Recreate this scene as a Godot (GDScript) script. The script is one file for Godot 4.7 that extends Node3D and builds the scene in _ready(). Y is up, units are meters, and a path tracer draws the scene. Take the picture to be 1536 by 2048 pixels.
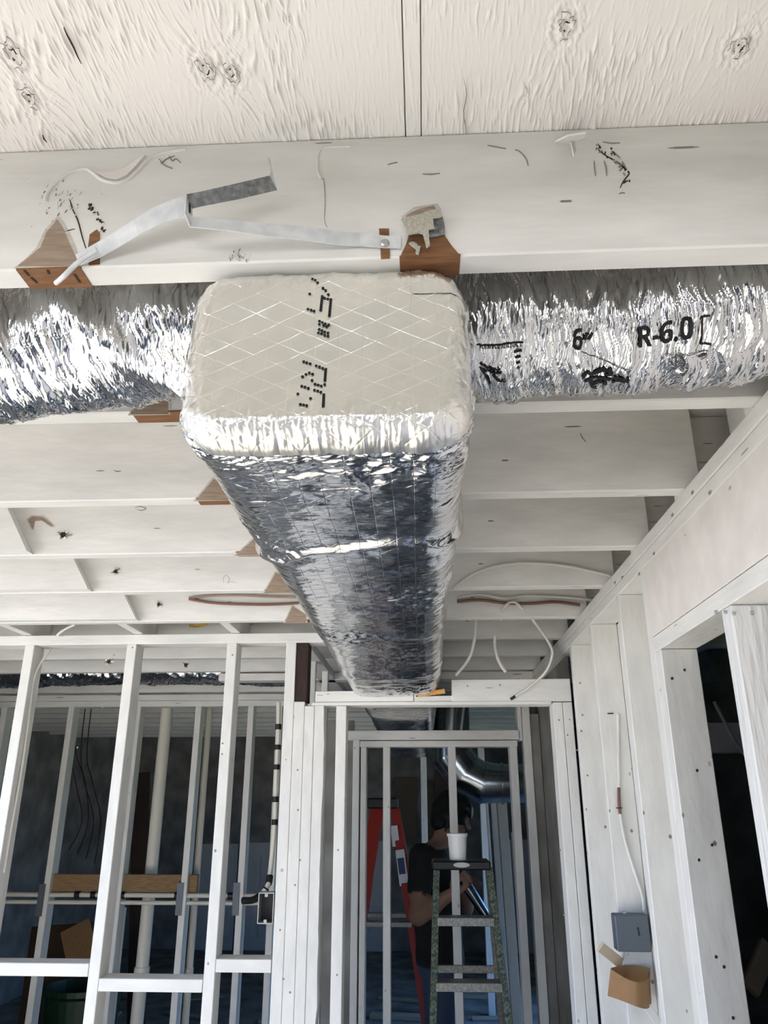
extends Node3D
# World: x right, y up, camera looks towards -z. "h" is height above the camera, "d" is distance in front of it (z = -d).
const EYE := 1.8
const FOCAL := 1540.0
var fw: Vector3
var rt: Vector3
var upv: Vector3
var mats := {}
var box_cache := {}
var wrinkle := FastNoiseLite.new()
var crumple := FastNoiseLite.new()
var cells := FastNoiseLite.new()
var soft := FastNoiseLite.new()
var rng := RandomNumberGenerator.new()

# ---------------------------------------------------------------- positions
func v(x, h, d) -> Vector3:
	return Vector3(x, EYE + h, -d)

func ray(px, py) -> Vector3:
	return fw * FOCAL + rt * (px - 768.0) + upv * (1024.0 - py)

func pd(px, py, d) -> Vector3:      # photo pixel -> point on the upright plane d metres ahead
	var r := ray(px, py)
	return r * (d / -r.z) + Vector3(0, EYE, 0)

func ph(px, py, h) -> Vector3:      # photo pixel -> point on the level plane h above the eye
	var r := ray(px, py)
	return r * (h / r.y) + Vector3(0, EYE, 0)

func pw(px, py, x) -> Vector3:      # photo pixel -> point on the wall plane at x
	var r := ray(px, py)
	return r * (x / r.x) + Vector3(0, EYE, 0)

# ---------------------------------------------------------------- nodes
func wpos(n) -> Vector3:
	var p := Vector3.ZERO
	while n != self:
		p += n.position
		n = n.get_parent()
	return p

func thing(called, label, category, at := Vector3.ZERO, group := "", kind := "") -> Node3D:
	var o := Node3D.new()
	o.name = called
	add_child(o, true)
	fix_name(o, called)
	o.position = at
	tag(o, label, category, group, kind)
	return o

var used := {}
func fix_name(o, called):
	var n: int = used.get(called, 0)
	used[called] = n + 1
	o.name = called if n == 0 else "%s_%03d" % [called, n]

func tag(o, label, category, group := "", kind := ""):
	o.set_meta("label", label)
	o.set_meta("category", category)
	if group != "":
		o.set_meta("group", group)
	if kind != "":
		o.set_meta("kind", kind)

func put(parent, called, mesh: Mesh, mat: Material, at := Vector3.ZERO, basis := Basis.IDENTITY) -> MeshInstance3D:
	var m := MeshInstance3D.new()
	m.mesh = mesh
	m.material_override = mat
	m.name = called
	parent.add_child(m, true)
	if parent == self:
		fix_name(m, called)
	m.transform = Transform3D(basis, at - wpos(parent))
	return m

# ---------------------------------------------------------------- meshes
func cbox(size: Vector3, c := 0.002) -> ArrayMesh:
	var key := "%.4f %.4f %.4f %.4f" % [size.x, size.y, size.z, c]
	if box_cache.has(key):
		return box_cache[key]
	c = minf(c, 0.3 * minf(size.x, minf(size.y, size.z)))
	var st := SurfaceTool.new()
	st.begin(Mesh.PRIMITIVE_TRIANGLES)
	var hs := size * 0.5
	# every face, edge and corner of the chamfered box as a convex polygon
	for ax in 3:
		for s in [-1.0, 1.0]:
			var n := Vector3.ZERO
			n[ax] = s
			var pts := []
			for q in [[-1, -1], [1, -1], [1, 1], [-1, 1]]:
				var p := Vector3.ZERO
				p[ax] = s * hs[ax]
				p[(ax + 1) % 3] = q[0] * (hs[(ax + 1) % 3] - c)
				p[(ax + 2) % 3] = q[1] * (hs[(ax + 2) % 3] - c)
				pts.append(p)
			poly(st, pts, n)
	for ax in 3:
		var a := (ax + 1) % 3
		var b := (ax + 2) % 3
		for s in [-1.0, 1.0]:
			for t in [-1.0, 1.0]:
				var n := Vector3.ZERO
				n[a] = s
				n[b] = t
				var pts := []
				for e in [[-1, 0], [1, 0], [1, 1], [-1, 1]]:
					var p := Vector3.ZERO
					p[ax] = e[0] * (hs[ax] - c)
					p[a] = s * (hs[a] - (c if e[1] == 0 else 0.0))
					p[b] = t * (hs[b] - (0.0 if e[1] == 0 else c))
					pts.append(p)
				poly(st, pts, n.normalized())
	for x in [-1.0, 1.0]:
		for y in [-1.0, 1.0]:
			for z in [-1.0, 1.0]:
				poly(st, [Vector3(x * hs.x, y * (hs.y - c), z * (hs.z - c)), Vector3(x * (hs.x - c), y * hs.y, z * (hs.z - c)), Vector3(x * (hs.x - c), y * (hs.y - c), z * hs.z)], Vector3(x, y, z).normalized())
	var m := st.commit()
	box_cache[key] = m
	return m

func poly(st: SurfaceTool, pts: Array, n: Vector3):
	# fan; clockwise seen from outside
	var g: Vector3 = (pts[1] - pts[0]).cross(pts[2] - pts[0])
	var flip := g.dot(n) > 0
	for i in range(1, pts.size() - 1):
		var tri := [pts[0], pts[i], pts[i + 1]]
		if flip:
			tri = [pts[0], pts[i + 1], pts[i]]
		for p in tri:
			st.set_normal(n)
			st.set_uv(Vector2(p.x + p.z, p.y))
			st.add_vertex(p)

func lum(parent, called, x0, x1, h0, h1, d0, d1, mat, c := 0.002) -> MeshInstance3D:
	return put(parent, called, cbox(Vector3(absf(x1 - x0), absf(h1 - h0), absf(d1 - d0)), c), mat, v((x0 + x1) / 2.0, (h0 + h1) / 2.0, (d0 + d1) / 2.0))

func bar(parent, called, a: Vector3, b: Vector3, w, t, mat, side := Vector3.BACK, c := 0.0015) -> MeshInstance3D:
	var y := (b - a).normalized()
	var x := y.cross(side).normalized()
	var z := x.cross(y).normalized()
	return put(parent, called, cbox(Vector3(w, a.distance_to(b), t), c), mat, (a + b) / 2.0, Basis(x, y, z))

func smooth_path(pts: Array, n := 8) -> Array:
	var out := []
	for i in pts.size() - 1:
		var p0: Vector3 = pts[maxi(i - 1, 0)]
		var p3: Vector3 = pts[mini(i + 2, pts.size() - 1)]
		for k in n:
			out.append(pts[i].cubic_interpolate(pts[i + 1], p0, p3, float(k) / n))
	out.append(pts[-1])
	return out

func tube(pts: Array, r, sides := 10, rads := []) -> ArrayMesh:
	# swept tube about its first point's origin (world points), closed ends
	var st := SurfaceTool.new()
	st.begin(Mesh.PRIMITIVE_TRIANGLES)
	var rings := []
	var norms := []
	var prev := Vector3.ZERO
	for i in pts.size():
		var t: Vector3 = (pts[mini(i + 1, pts.size() - 1)] - pts[maxi(i - 1, 0)]).normalized()
		var a := prev
		if i == 0:
			a = t.cross(Vector3.UP)
			if a.length() < 0.1:
				a = t.cross(Vector3.RIGHT)
		a = (a - t * a.dot(t)).normalized()
		prev = a
		var b := t.cross(a)
		var rr: float = rads[i] if rads.size() else r
		var ring := []
		var nr := []
		for k in sides:
			var q := TAU * k / sides
			var n := a * cos(q) + b * sin(q)
			ring.append(pts[i] + n * rr)
			nr.append(n)
		rings.append(ring)
		norms.append(nr)
	for i in pts.size() - 1:
		for k in sides:
			var k2 := (k + 1) % sides
			for e in [[i, k], [i + 1, k], [i + 1, k2], [i, k], [i + 1, k2], [i, k2]]:
				st.set_normal(norms[e[0]][e[1]])
				st.set_uv(Vector2(float(e[1]) / sides, float(e[0]) * 0.05))
				st.add_vertex(rings[e[0]][e[1]])
	poly(st, rings[0], (pts[0] - pts[1]).normalized())
	poly(st, rings[-1], (pts[-1] - pts[-2]).normalized())
	return st.commit()

func shifted(m: ArrayMesh, by: Vector3) -> ArrayMesh:
	var a := m.surface_get_arrays(0)
	var p: PackedVector3Array = a[Mesh.ARRAY_VERTEX]
	for i in p.size():
		p[i] -= by
	a[Mesh.ARRAY_VERTEX] = p
	var o := ArrayMesh.new()
	o.add_surface_from_arrays(Mesh.PRIMITIVE_TRIANGLES, a)
	return o

func world_mesh(parent, called, m: ArrayMesh, mat) -> MeshInstance3D:     # mesh whose vertices are world points
	var c := m.get_aabb().get_center()
	return put(parent, called, shifted(m, c), mat, c)

func lathe(prof: Array, sides := 24) -> ArrayMesh:      # [[radius, y], ...] about y
	var st := SurfaceTool.new()
	st.begin(Mesh.PRIMITIVE_TRIANGLES)
	st.set_smooth_group(-1)
	for i in prof.size() - 1:
		for k in sides:
			var q := []
			for e in [[i, k], [i + 1, k], [i + 1, k + 1], [i, k + 1]]:
				var a: float = TAU * e[1] / sides
				q.append(Vector3(cos(a) * prof[e[0]][0], prof[e[0]][1], sin(a) * prof[e[0]][0]))
			for e in [0, 1, 2, 0, 2, 3]:
				st.add_vertex(q[e])
	st.generate_normals()
	return st.commit()

func prism(poly2: Array, z0, z1) -> ArrayMesh:           # world: x, y outline, between two z
	var pk := PackedVector2Array(poly2)
	if Geometry2D.is_polygon_clockwise(pk):
		pk.reverse()
	var tri := Geometry2D.triangulate_polygon(pk)
	var st := SurfaceTool.new()
	st.begin(Mesh.PRIMITIVE_TRIANGLES)
	for e in [[maxf(z0, z1), 1.0], [minf(z0, z1), -1.0]]:
		for i in range(0, tri.size(), 3):
			var a := []
			for k in 3:
				a.append(Vector3(pk[tri[i + k]].x, pk[tri[i + k]].y, e[0]))
			poly(st, a, Vector3(0, 0, e[1]))
	for i in pk.size():
		var a := pk[i]
		var b := pk[(i + 1) % pk.size()]
		var n := Vector3(b.y - a.y, a.x - b.x, 0).normalized()
		poly(st, [Vector3(a.x, a.y, z0), Vector3(b.x, b.y, z0), Vector3(b.x, b.y, z1), Vector3(a.x, a.y, z1)], n)
	return st.commit()

func sheet(poly3: Array, thick: Vector3) -> ArrayMesh:   # convex flat polygon with thickness
	var st := SurfaceTool.new()
	st.begin(Mesh.PRIMITIVE_TRIANGLES)
	var c := Vector3.ZERO
	for p in poly3:
		c += p / poly3.size()
	var b := []
	for p in poly3:
		b.append(p + thick)
	poly(st, b, thick.normalized())
	poly(st, poly3, -thick.normalized())
	for i in poly3.size():
		var j := (i + 1) % poly3.size()
		var n: Vector3 = (poly3[j] - poly3[i]).cross(thick).normalized()
		if n.dot((poly3[i] + poly3[j]) / 2.0 - c) < 0:
			n = -n
		poly(st, [poly3[i], poly3[j], b[j], b[i]], n)
	return st.commit()

func band(rows: Array, thick) -> ArrayMesh:              # rows of [edge point a, edge point b]; a strap with thickness
	var st := SurfaceTool.new()
	st.begin(Mesh.PRIMITIVE_TRIANGLES)
	for i in rows.size() - 1:
		var a: Vector3 = rows[i][0]
		var b: Vector3 = rows[i][1]
		var c: Vector3 = rows[i + 1][1]
		var d: Vector3 = rows[i + 1][0]
		var n = (b - a).cross(d - a).normalized() * thick * 0.5
		poly(st, [a + n, b + n, c + n, d + n], n.normalized())
		poly(st, [a - n, b - n, c - n, d - n], -n.normalized())
		var e := (a - b).normalized()
		poly(st, [a + n, d + n, d - n, a - n], e)
		poly(st, [b + n, c + n, c - n, b - n], -e)
		if i == 0:
			poly(st, [a + n, b + n, b - n, a - n], (a - d).normalized())
		if i == rows.size() - 2:
			poly(st, [d + n, c + n, c - n, d - n], (d - a).normalized())
	return st.commit()

func grid_mesh(nu: int, nv: int, f: Callable, uv: Callable, flip := false, colour = null) -> ArrayMesh:
	var p := PackedVector3Array()
	var t := PackedVector2Array()
	var cl := PackedColorArray()
	p.resize((nu + 1) * (nv + 1))
	t.resize(p.size())
	if colour != null:
		cl.resize(p.size())
	var w := nv + 1
	for i in nu + 1:
		for j in nv + 1:
			var a := float(i) / nu
			var b := float(j) / nv
			p[i * w + j] = f.call(a, b)
			t[i * w + j] = uv.call(a, b)
			if colour != null:
				cl[i * w + j] = colour.call(a, b)
	var n := PackedVector3Array()
	n.resize(p.size())
	var idx := PackedInt32Array()
	idx.resize(nu * nv * 6)
	var k := 0
	for i in nu + 1:
		for j in nv + 1:
			var du := p[mini(i + 1, nu) * w + j] - p[maxi(i - 1, 0) * w + j]
			var dv := p[i * w + mini(j + 1, nv)] - p[i * w + maxi(j - 1, 0)]
			var q := du.cross(dv).normalized()
			n[i * w + j] = -q if flip else q
			if i < nu and j < nv:
				var a := i * w + j
				var b := a + w
				var o := [a, a + 1, b + 1, a, b + 1, b] if not flip else [a, b + 1, a + 1, a, b, b + 1]
				for e in o:
					idx[k] = e
					k += 1
	var arr := []
	arr.resize(Mesh.ARRAY_MAX)
	arr[Mesh.ARRAY_VERTEX] = p
	arr[Mesh.ARRAY_NORMAL] = n
	arr[Mesh.ARRAY_TEX_UV] = t
	if colour != null:
		arr[Mesh.ARRAY_COLOR] = cl
	arr[Mesh.ARRAY_INDEX] = idx
	var m := ArrayMesh.new()
	m.add_surface_from_arrays(Mesh.PRIMITIVE_TRIANGLES, arr)
	return m

# ---------------------------------------------------------------- materials
func mat(called, rgb: Color, rough := 0.8, metal := 0.0) -> StandardMaterial3D:
	var m := StandardMaterial3D.new()
	m.resource_name = called
	m.albedo_color = rgb
	m.roughness = rough
	m.metallic = metal
	mats[called] = m
	return m

func noise_tex(freq, octaves, lo, hi, seed_ := 1, normal := false, strength := 4.0, size := 512, type := FastNoiseLite.TYPE_SIMPLEX_SMOOTH) -> NoiseTexture2D:
	var n := FastNoiseLite.new()
	n.noise_type = type
	n.frequency = freq
	n.fractal_octaves = octaves
	n.seed = seed_
	var t := NoiseTexture2D.new()
	t.width = size
	t.height = size
	t.seamless = true
	t.noise = n
	if normal:
		t.as_normal_map = true
		t.bump_strength = strength
	else:
		var g := Gradient.new()
		g.set_color(0, lo)
		g.set_color(1, hi)
		t.color_ramp = g
	return t

func paint_tex() -> ImageTexture:
	# brushed-on white paint: faint tone patches, nail heads, scuffs and small knots showing through
	var n := FastNoiseLite.new()
	n.frequency = 0.012
	n.fractal_octaves = 4
	n.seed = 4
	var src := n.get_seamless_image(1024, 1024)
	var im := Image.create(1024, 1024, false, Image.FORMAT_RGB8)
	for y in 1024:
		for x in 1024:
			var g := 0.93 + 0.07 * src.get_pixel(x, y).r
			im.set_pixel(x, y, Color(g, g, g * 0.995))
	var r := RandomNumberGenerator.new()
	r.seed = 11
	for i in 45:
		var c := Vector2(r.randf() * 1024, r.randf() * 1024)
		var rad := r.randf_range(1.2, 3.2)
		var dark := r.randf_range(0.5, 0.85)
		var lg := r.randf_range(1.0, 3.0)
		for yy in range(-10, 11):
			for xx in range(-10, 11):
				var q := Vector2(xx / lg, yy * 1.0).length()
				if q < rad and absf(xx) < 10:
					im.set_pixel(posmod(int(c.x) + xx, 1024), posmod(int(c.y) + yy, 1024), Color(dark, dark * 0.98, dark * 0.95))
	return ImageTexture.create_from_image(im)

func scrim_tex() -> ImageTexture:
	# reinforcing threads under the foil: diamonds and a straight run
	var im := Image.create(512, 512, false, Image.FORMAT_RGB8)
	im.fill(Color(0.2, 0.2, 0.2))
	for y in 512:
		for x in 512:
			var a := fposmod(x * 0.5 + y, 64.0)
			var b := fposmod(x * 0.5 - y, 64.0)
			var c := fposmod(x, 64.0)
			var h := 0.2
			for q in [a, b]:
				h += 0.6 * maxf(0.0, 1.0 - absf(q - 32.0) / 2.5)
			h += 0.4 * maxf(0.0, 1.0 - absf(c - 32.0) / 2.0)
			if h > 0.21:
				im.set_pixel(x, y, Color(minf(h, 1), minf(h, 1), minf(h, 1)))
	return ImageTexture.create_from_image(im)

func wood_tex(a: Color, b: Color, seed_) -> NoiseTexture2D:
	return noise_tex(0.02, 4, a, b, seed_)

func make_materials():
	var pt := paint_tex()
	var grain := noise_tex(0.03, 5, Color.BLACK, Color.WHITE, 7)
	for e in [["paint_x", Vector3(0.35, 1.3, 1.3), Vector3(0.8, 14, 14)], ["paint_y", Vector3(1.3, 0.45, 1.3), Vector3(14, 0.8, 14)], ["paint_z", Vector3(1.3, 1.3, 0.35), Vector3(14, 14, 0.8)]]:
		var m := mat(e[0], Color(0.895, 0.888, 0.868), 0.55)
		m.albedo_texture = pt
		m.uv1_triplanar = true
		m.uv1_world_triplanar = true
		m.uv1_scale = e[1]
		m.heightmap_enabled = true
		m.heightmap_texture = grain
		m.heightmap_scale = 0.12
	var cm := mat("ceiling_paint", Color(0.905, 0.892, 0.865), 0.6)
	cm.vertex_color_use_as_albedo = true
	var sp := mat("siding_paint", Color(0.9, 0.875, 0.855), 0.6)
	sp.albedo_texture = pt
	sp.uv1_triplanar = true
	sp.uv1_world_triplanar = true
	sp.uv1_scale = Vector3(0.8, 0.8, 0.8)
	var rp := mat("rough_paint", Color(0.86, 0.86, 0.85), 0.55)
	rp.uv1_triplanar = true
	rp.uv1_world_triplanar = true
	rp.uv1_scale = Vector3(4.5, 0.6, 4.5)
	rp.heightmap_enabled = true
	rp.heightmap_texture = noise_tex(0.02, 3, Color.BLACK, Color.WHITE, 21)
	rp.heightmap_scale = 0.3
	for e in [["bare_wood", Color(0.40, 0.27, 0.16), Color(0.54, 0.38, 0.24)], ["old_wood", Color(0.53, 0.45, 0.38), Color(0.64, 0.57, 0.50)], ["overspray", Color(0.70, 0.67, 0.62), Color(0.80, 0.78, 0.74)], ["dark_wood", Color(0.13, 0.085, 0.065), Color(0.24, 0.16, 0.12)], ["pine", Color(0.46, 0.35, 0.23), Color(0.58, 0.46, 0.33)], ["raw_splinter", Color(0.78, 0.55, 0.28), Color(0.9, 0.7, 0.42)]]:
		var m := mat(e[0], Color.WHITE, 0.8)
		m.albedo_texture = wood_tex(e[1], e[2], 5)
		m.uv1_triplanar = true
		m.uv1_world_triplanar = true
		m.uv1_scale = Vector3(1.2, 12, 12)
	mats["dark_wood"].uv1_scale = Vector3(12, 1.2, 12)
	var scrim := scrim_tex()
	var nrm := noise_tex(0.02, 4, Color.BLACK, Color.WHITE, 3, true, 6.0)
	var foil := mat("foil", Color(0.86, 0.86, 0.86), 0.17, 1.0)
	foil.normal_enabled = true
	foil.normal_texture = nrm
	foil.normal_scale = 0.12
	foil.heightmap_enabled = true
	foil.heightmap_texture = scrim
	foil.heightmap_scale = 0.03
	var cap := mat("foil_cap", Color(0.93, 0.925, 0.905), 0.36, 1.0)
	cap.normal_enabled = true
	cap.normal_texture = nrm
	cap.normal_scale = 0.06
	cap.heightmap_enabled = true
	cap.heightmap_texture = scrim
	cap.heightmap_scale = 0.052
	var flex := mat("flex_foil", Color(0.88, 0.88, 0.88), 0.13, 1.0)
	flex.normal_enabled = true
	flex.normal_texture = nrm
	flex.normal_scale = 0.15
	var gal := mat("galvanised", Color(0.72, 0.75, 0.77), 0.2, 1.0)
	gal.uv1_triplanar = true
	gal.uv1_scale = Vector3(5, 5, 5)
	gal.albedo_texture = noise_tex(0.05, 2, Color(0.9, 0.9, 0.9), Color.WHITE, 8, false, 1, 256, FastNoiseLite.TYPE_CELLULAR)
	var strap := mat("strap_paint", Color(0.86, 0.865, 0.86), 0.5, 0.0)
	strap.uv1_triplanar = true
	strap.uv1_scale = Vector3(6, 6, 6)
	strap.albedo_texture = noise_tex(0.012, 3, Color(0.86, 0.87, 0.88), Color.WHITE, 9)
	var strapg := mat("strap_metal", Color(0.62, 0.63, 0.63), 0.5, 0.3)
	strapg.uv1_triplanar = true
	strapg.uv1_scale = Vector3(8, 8, 8)
	strapg.albedo_texture = noise_tex(0.02, 4, Color(0.5, 0.5, 0.5), Color.WHITE, 10)
	var scr := mat("scrap_paint", Color(0.74, 0.73, 0.68), 0.8)
	scr.uv1_triplanar = true
	scr.uv1_scale = Vector3(12, 12, 12)
	scr.albedo_texture = noise_tex(0.03, 4, Color(0.82, 0.80, 0.76), Color.WHITE, 12)
	var fl := mat("subfloor", Color(0.63, 0.62, 0.60), 0.8)
	fl.uv1_triplanar = true
	fl.uv1_world_triplanar = true
	fl.uv1_scale = Vector3(0.5, 0.5, 0.5)
	fl.albedo_texture = noise_tex(0.01, 5, Color(0.6, 0.6, 0.6), Color.WHITE, 13)
	mat("lawn", Color(0.22, 0.29, 0.17), 0.95)
	mat("ground", Color(0.72, 0.71, 0.69), 0.9)
	var plaster := mat("plaster", Color(0.60, 0.59, 0.57), 0.9)
	plaster.uv1_triplanar = true
	plaster.uv1_world_triplanar = true
	plaster.uv1_scale = Vector3(0.7, 0.7, 0.7)
	plaster.albedo_texture = noise_tex(0.008, 5, Color(0.72, 0.71, 0.69), Color.WHITE, 14)
	mat("ply_wall", Color(0.42, 0.37, 0.30), 0.85)
	mat("ink", Color(0.035, 0.035, 0.04), 0.7)
	mat("grey_ink", Color(0.22, 0.22, 0.23), 0.6)
	mat("crack", Color(0.17, 0.14, 0.12), 0.9)
	mat("scuff", Color(0.55, 0.53, 0.51), 0.9)
	mat("cable", Color(0.82, 0.81, 0.78), 0.5)
	mat("cable_end", Color(0.08, 0.07, 0.07), 0.6)
	mat("copper", Color(0.46, 0.32, 0.25), 0.5)
	mat("yellow", Color(0.75, 0.6, 0.1), 0.5)
	mat("pvc", Color(0.80, 0.78, 0.73), 0.45)
	mat("white_plastic", Color(0.90, 0.90, 0.90), 0.4)
	mat("black_plastic", Color(0.03, 0.03, 0.035), 0.5)
	mat("box_grey", Color(0.36, 0.39, 0.42), 0.55, 0.2)
	mat("dark_grey", Color(0.16, 0.16, 0.165), 0.6, 0.2)
	mat("rim_metal", Color(0.66, 0.66, 0.64), 0.45, 0.6)
	mat("plate_steel", Color(0.36, 0.38, 0.40), 0.5, 0.5)
	mat("screw", Color(0.72, 0.72, 0.72), 0.35, 0.8)
	mat("orange", Color(0.55, 0.12, 0.06), 0.45)
	var al := mat("aluminium", Color(0.60, 0.60, 0.58), 0.42, 0.6)
	al.uv1_triplanar = true
	al.uv1_scale = Vector3(6, 6, 6)
	al.albedo_texture = noise_tex(0.02, 3, Color(0.7, 0.7, 0.7), Color.WHITE, 15)
	var gr := mat("speckled_green", Color.WHITE, 0.6)
	gr.uv1_triplanar = true
	gr.uv1_scale = Vector3(5, 5, 5)
	gr.albedo_texture = noise_tex(0.025, 3, Color(0.08, 0.12, 0.09), Color(0.52, 0.56, 0.50), 16)
	var cb := mat("cardboard", Color(0.62, 0.48, 0.33), 0.85)
	cb.uv1_triplanar = true
	cb.uv1_scale = Vector3(3, 3, 3)
	cb.albedo_texture = noise_tex(0.02, 3, Color(0.9, 0.9, 0.9), Color.WHITE, 17)
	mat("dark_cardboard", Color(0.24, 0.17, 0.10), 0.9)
	mat("green_bin", Color(0.03, 0.17, 0.08), 0.5)
	mat("lath", Color(0.80, 0.74, 0.64), 0.8)
	mat("door_paint", Color(0.78, 0.78, 0.77), 0.6)
	mat("label_white", Color(0.8, 0.8, 0.8), 0.5)
	mat("label_blue", Color(0.12, 0.17, 0.35), 0.5)
	mat("hair", Color(0.025, 0.018, 0.014), 0.6)
	var body := mat("body", Color.WHITE, 0.8)
	body.vertex_color_use_as_albedo = true
	mat("debris_light", Color(0.60, 0.56, 0.50), 0.9)

# ---------------------------------------------------------------- small helpers for marks on a wooden face
func face_patch(parent, called, pix: Array, d, mt, proud := 0.0012) -> MeshInstance3D:   # bare area on an upright face at distance d
	var q := []
	for p in pix:
		var w := pd(p[0], p[1], d)
		q.append(Vector2(w.x, w.y))
	if mt == mats.old_wood:      # thinly sprayed margin round the bare area
		var c := Vector2.ZERO
		var low := 1e9
		for p in q:
			c += p / q.size()
			low = minf(low, p.y)
		var o := []
		for p in q:
			var w: Vector2 = c + (p - c) * 1.0 + (p - c).normalized() * 0.006
			o.append(Vector2(w.x, maxf(w.y, low)))
		world_mesh(parent, "thin_paint_margin", prism(o, -d - 0.0005, -d + proud * 0.6), mats.overspray)
	return world_mesh(parent, called, prism(q, -d - 0.0005, -d + proud), mt)

func under_patch(parent, called, x0, x1, h, d0, d1, mt):
	return lum(parent, called, x0, x1, h - 0.001, h + 0.002, d0, d1, mt, 0.0002)

func crack_line(parent, called, pix: Array, d, width, mt):
	var pts := []
	for p in pix:
		pts.append(pd(p[0], p[1], d))
	pts = smooth_path(pts, 4)
	var rows := []
	for i in pts.size():
		var t: Vector3 = (pts[mini(i + 1, pts.size() - 1)] - pts[maxi(i - 1, 0)]).normalized()
		var s = t.cross(Vector3.BACK).normalized() * width * 0.5 * (0.25 + 0.75 * sin(PI * (0.08 + 0.84 * i / (pts.size() - 1))) * (0.7 + 0.5 * soft.get_noise_1d(i * 37.0 + pix[0][0])))
		rows.append([pts[i] - s, pts[i] + s])
	return world_mesh(parent, called, band(rows, 0.0016), mt)

func cable(called, label, pts: Array, r := 0.005, mt = null, tip := false, group := ""):
	var q := smooth_path(pts, 8)
	var o := thing(called, label, "cable", q[0], group)
	world_mesh(o, "sheath", tube(q, r, 8), mt if mt else mats.cable)
	if tip:
		var e: Vector3 = (q[-1] - q[-2]).normalized()
		world_mesh(o, "cut_end", tube([q[-1] - e * 0.002, q[-1] + e * 0.02], r * 1.15, 8), mats.cable_end)
	return o

func bored_hole(parent, px, py, d, r):
	var c := pd(px, py, d)
	var pts := []
	for k in 11:
		var a := TAU * k / 11.0
		var q = r * (0.8 + 0.5 * absf(soft.get_noise_2d(k * 90.0, px)))
		pts.append(Vector2(c.x + cos(a) * q * 1.2, c.y + sin(a) * q))
	world_mesh(parent, "bored_hole", prism(pts, -d - 0.001, -d + 0.0015), mats.crack)
	for k in 7:
		var a = TAU * k / 7.0 + 0.4 + px * 0.01
		var dir := Vector3(cos(a) * 1.7, sin(a) * 0.8, 0.25)
		var s = Vector3(-sin(a), cos(a), 0) * r * 0.32
		var p0 = c + Vector3(cos(a), sin(a), 0) * r * 0.75
		world_mesh(parent, "splinter", sheet([p0 - s, p0 + s, p0 + dir * r * (0.6 + 0.5 * fposmod(k * 0.37, 1.0))], Vector3(0, 0, 0.003)), mats.old_wood if k % 2 else mats.paint_x)

# ================================================================ scene
func _ready():
	rng.seed = 5
	setup_noise()
	camera_and_light()
	make_materials()
	shell()
	ceiling_panels()
	joists()
	stud_wall()
	panelled_wall()
	main_duct()
	flex_ducts()
	strap_and_scrap()
	cables()
	hallway()
	back_left()
	ladders()
	person()
	far_things()

func setup_noise():
	wrinkle.noise_type = FastNoiseLite.TYPE_SIMPLEX_SMOOTH
	wrinkle.fractal_type = FastNoiseLite.FRACTAL_NONE
	wrinkle.frequency = 1.0
	crumple.noise_type = FastNoiseLite.TYPE_SIMPLEX
	crumple.fractal_type = FastNoiseLite.FRACTAL_RIDGED
	crumple.fractal_octaves = 3
	crumple.frequency = 1.0
	crumple.seed = 3
	cells.noise_type = FastNoiseLite.TYPE_CELLULAR
	cells.cellular_return_type = FastNoiseLite.RETURN_DISTANCE2_SUB
	cells.frequency = 1.0
	cells.seed = 9
	soft.noise_type = FastNoiseLite.TYPE_SIMPLEX_SMOOTH
	soft.fractal_octaves = 3
	soft.frequency = 1.0
	soft.seed = 6

func camera_and_light():
	var pitch := deg_to_rad(20.5)
	var yaw := deg_to_rad(2.86)
	fw = Vector3(-sin(yaw) * cos(pitch), sin(pitch), -cos(yaw) * cos(pitch))
	rt = Vector3(cos(yaw), 0, -sin(yaw))
	upv = rt.cross(fw)
	var cam := Camera3D.new()
	cam.name = "camera"
	cam.fov = rad_to_deg(2.0 * atan(1024.0 / FOCAL))
	cam.near = 0.02
	cam.far = 200
	add_child(cam)
	cam.position = Vector3(0, EYE, 0)
	cam.rotation = Vector3(pitch, yaw, 0)
	cam.current = true
	var sky_m := ProceduralSkyMaterial.new()
	sky_m.sky_top_color = Color(0.40, 0.62, 0.92)
	sky_m.sky_horizon_color = Color(0.52, 0.72, 0.95)
	sky_m.ground_bottom_color = Color(0.4, 0.4, 0.4)
	sky_m.ground_horizon_color = Color(0.6, 0.66, 0.74)
	sky_m.sun_angle_max = 1.0
	var sky := Sky.new()
	sky.sky_material = sky_m
	var env := Environment.new()
	env.background_mode = Environment.BG_SKY
	env.sky = sky
	env.background_energy_multiplier = 6.3
	env.tonemap_mode = Environment.TONE_MAPPER_LINEAR
	env.tonemap_exposure = 0.765
	env.sdfgi_enabled = true
	env.ssao_enabled = true
	env.ssil_enabled = true
	var we := WorldEnvironment.new()
	we.name = "environment"
	we.environment = env
	add_child(we)
	var sun := DirectionalLight3D.new()      # comes in over the photographer's shoulder, onto the floor behind
	sun.name = "sun"
	sun.light_color = Color(1.0, 0.975, 0.93)
	sun.light_energy = 36.0
	sun.light_angular_distance = 0.5
	sun.shadow_enabled = true
	add_child(sun)
	sun.look_at_from_position(Vector3(1.4, 3.1, 10), Vector3(0, 0, 0))

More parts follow.
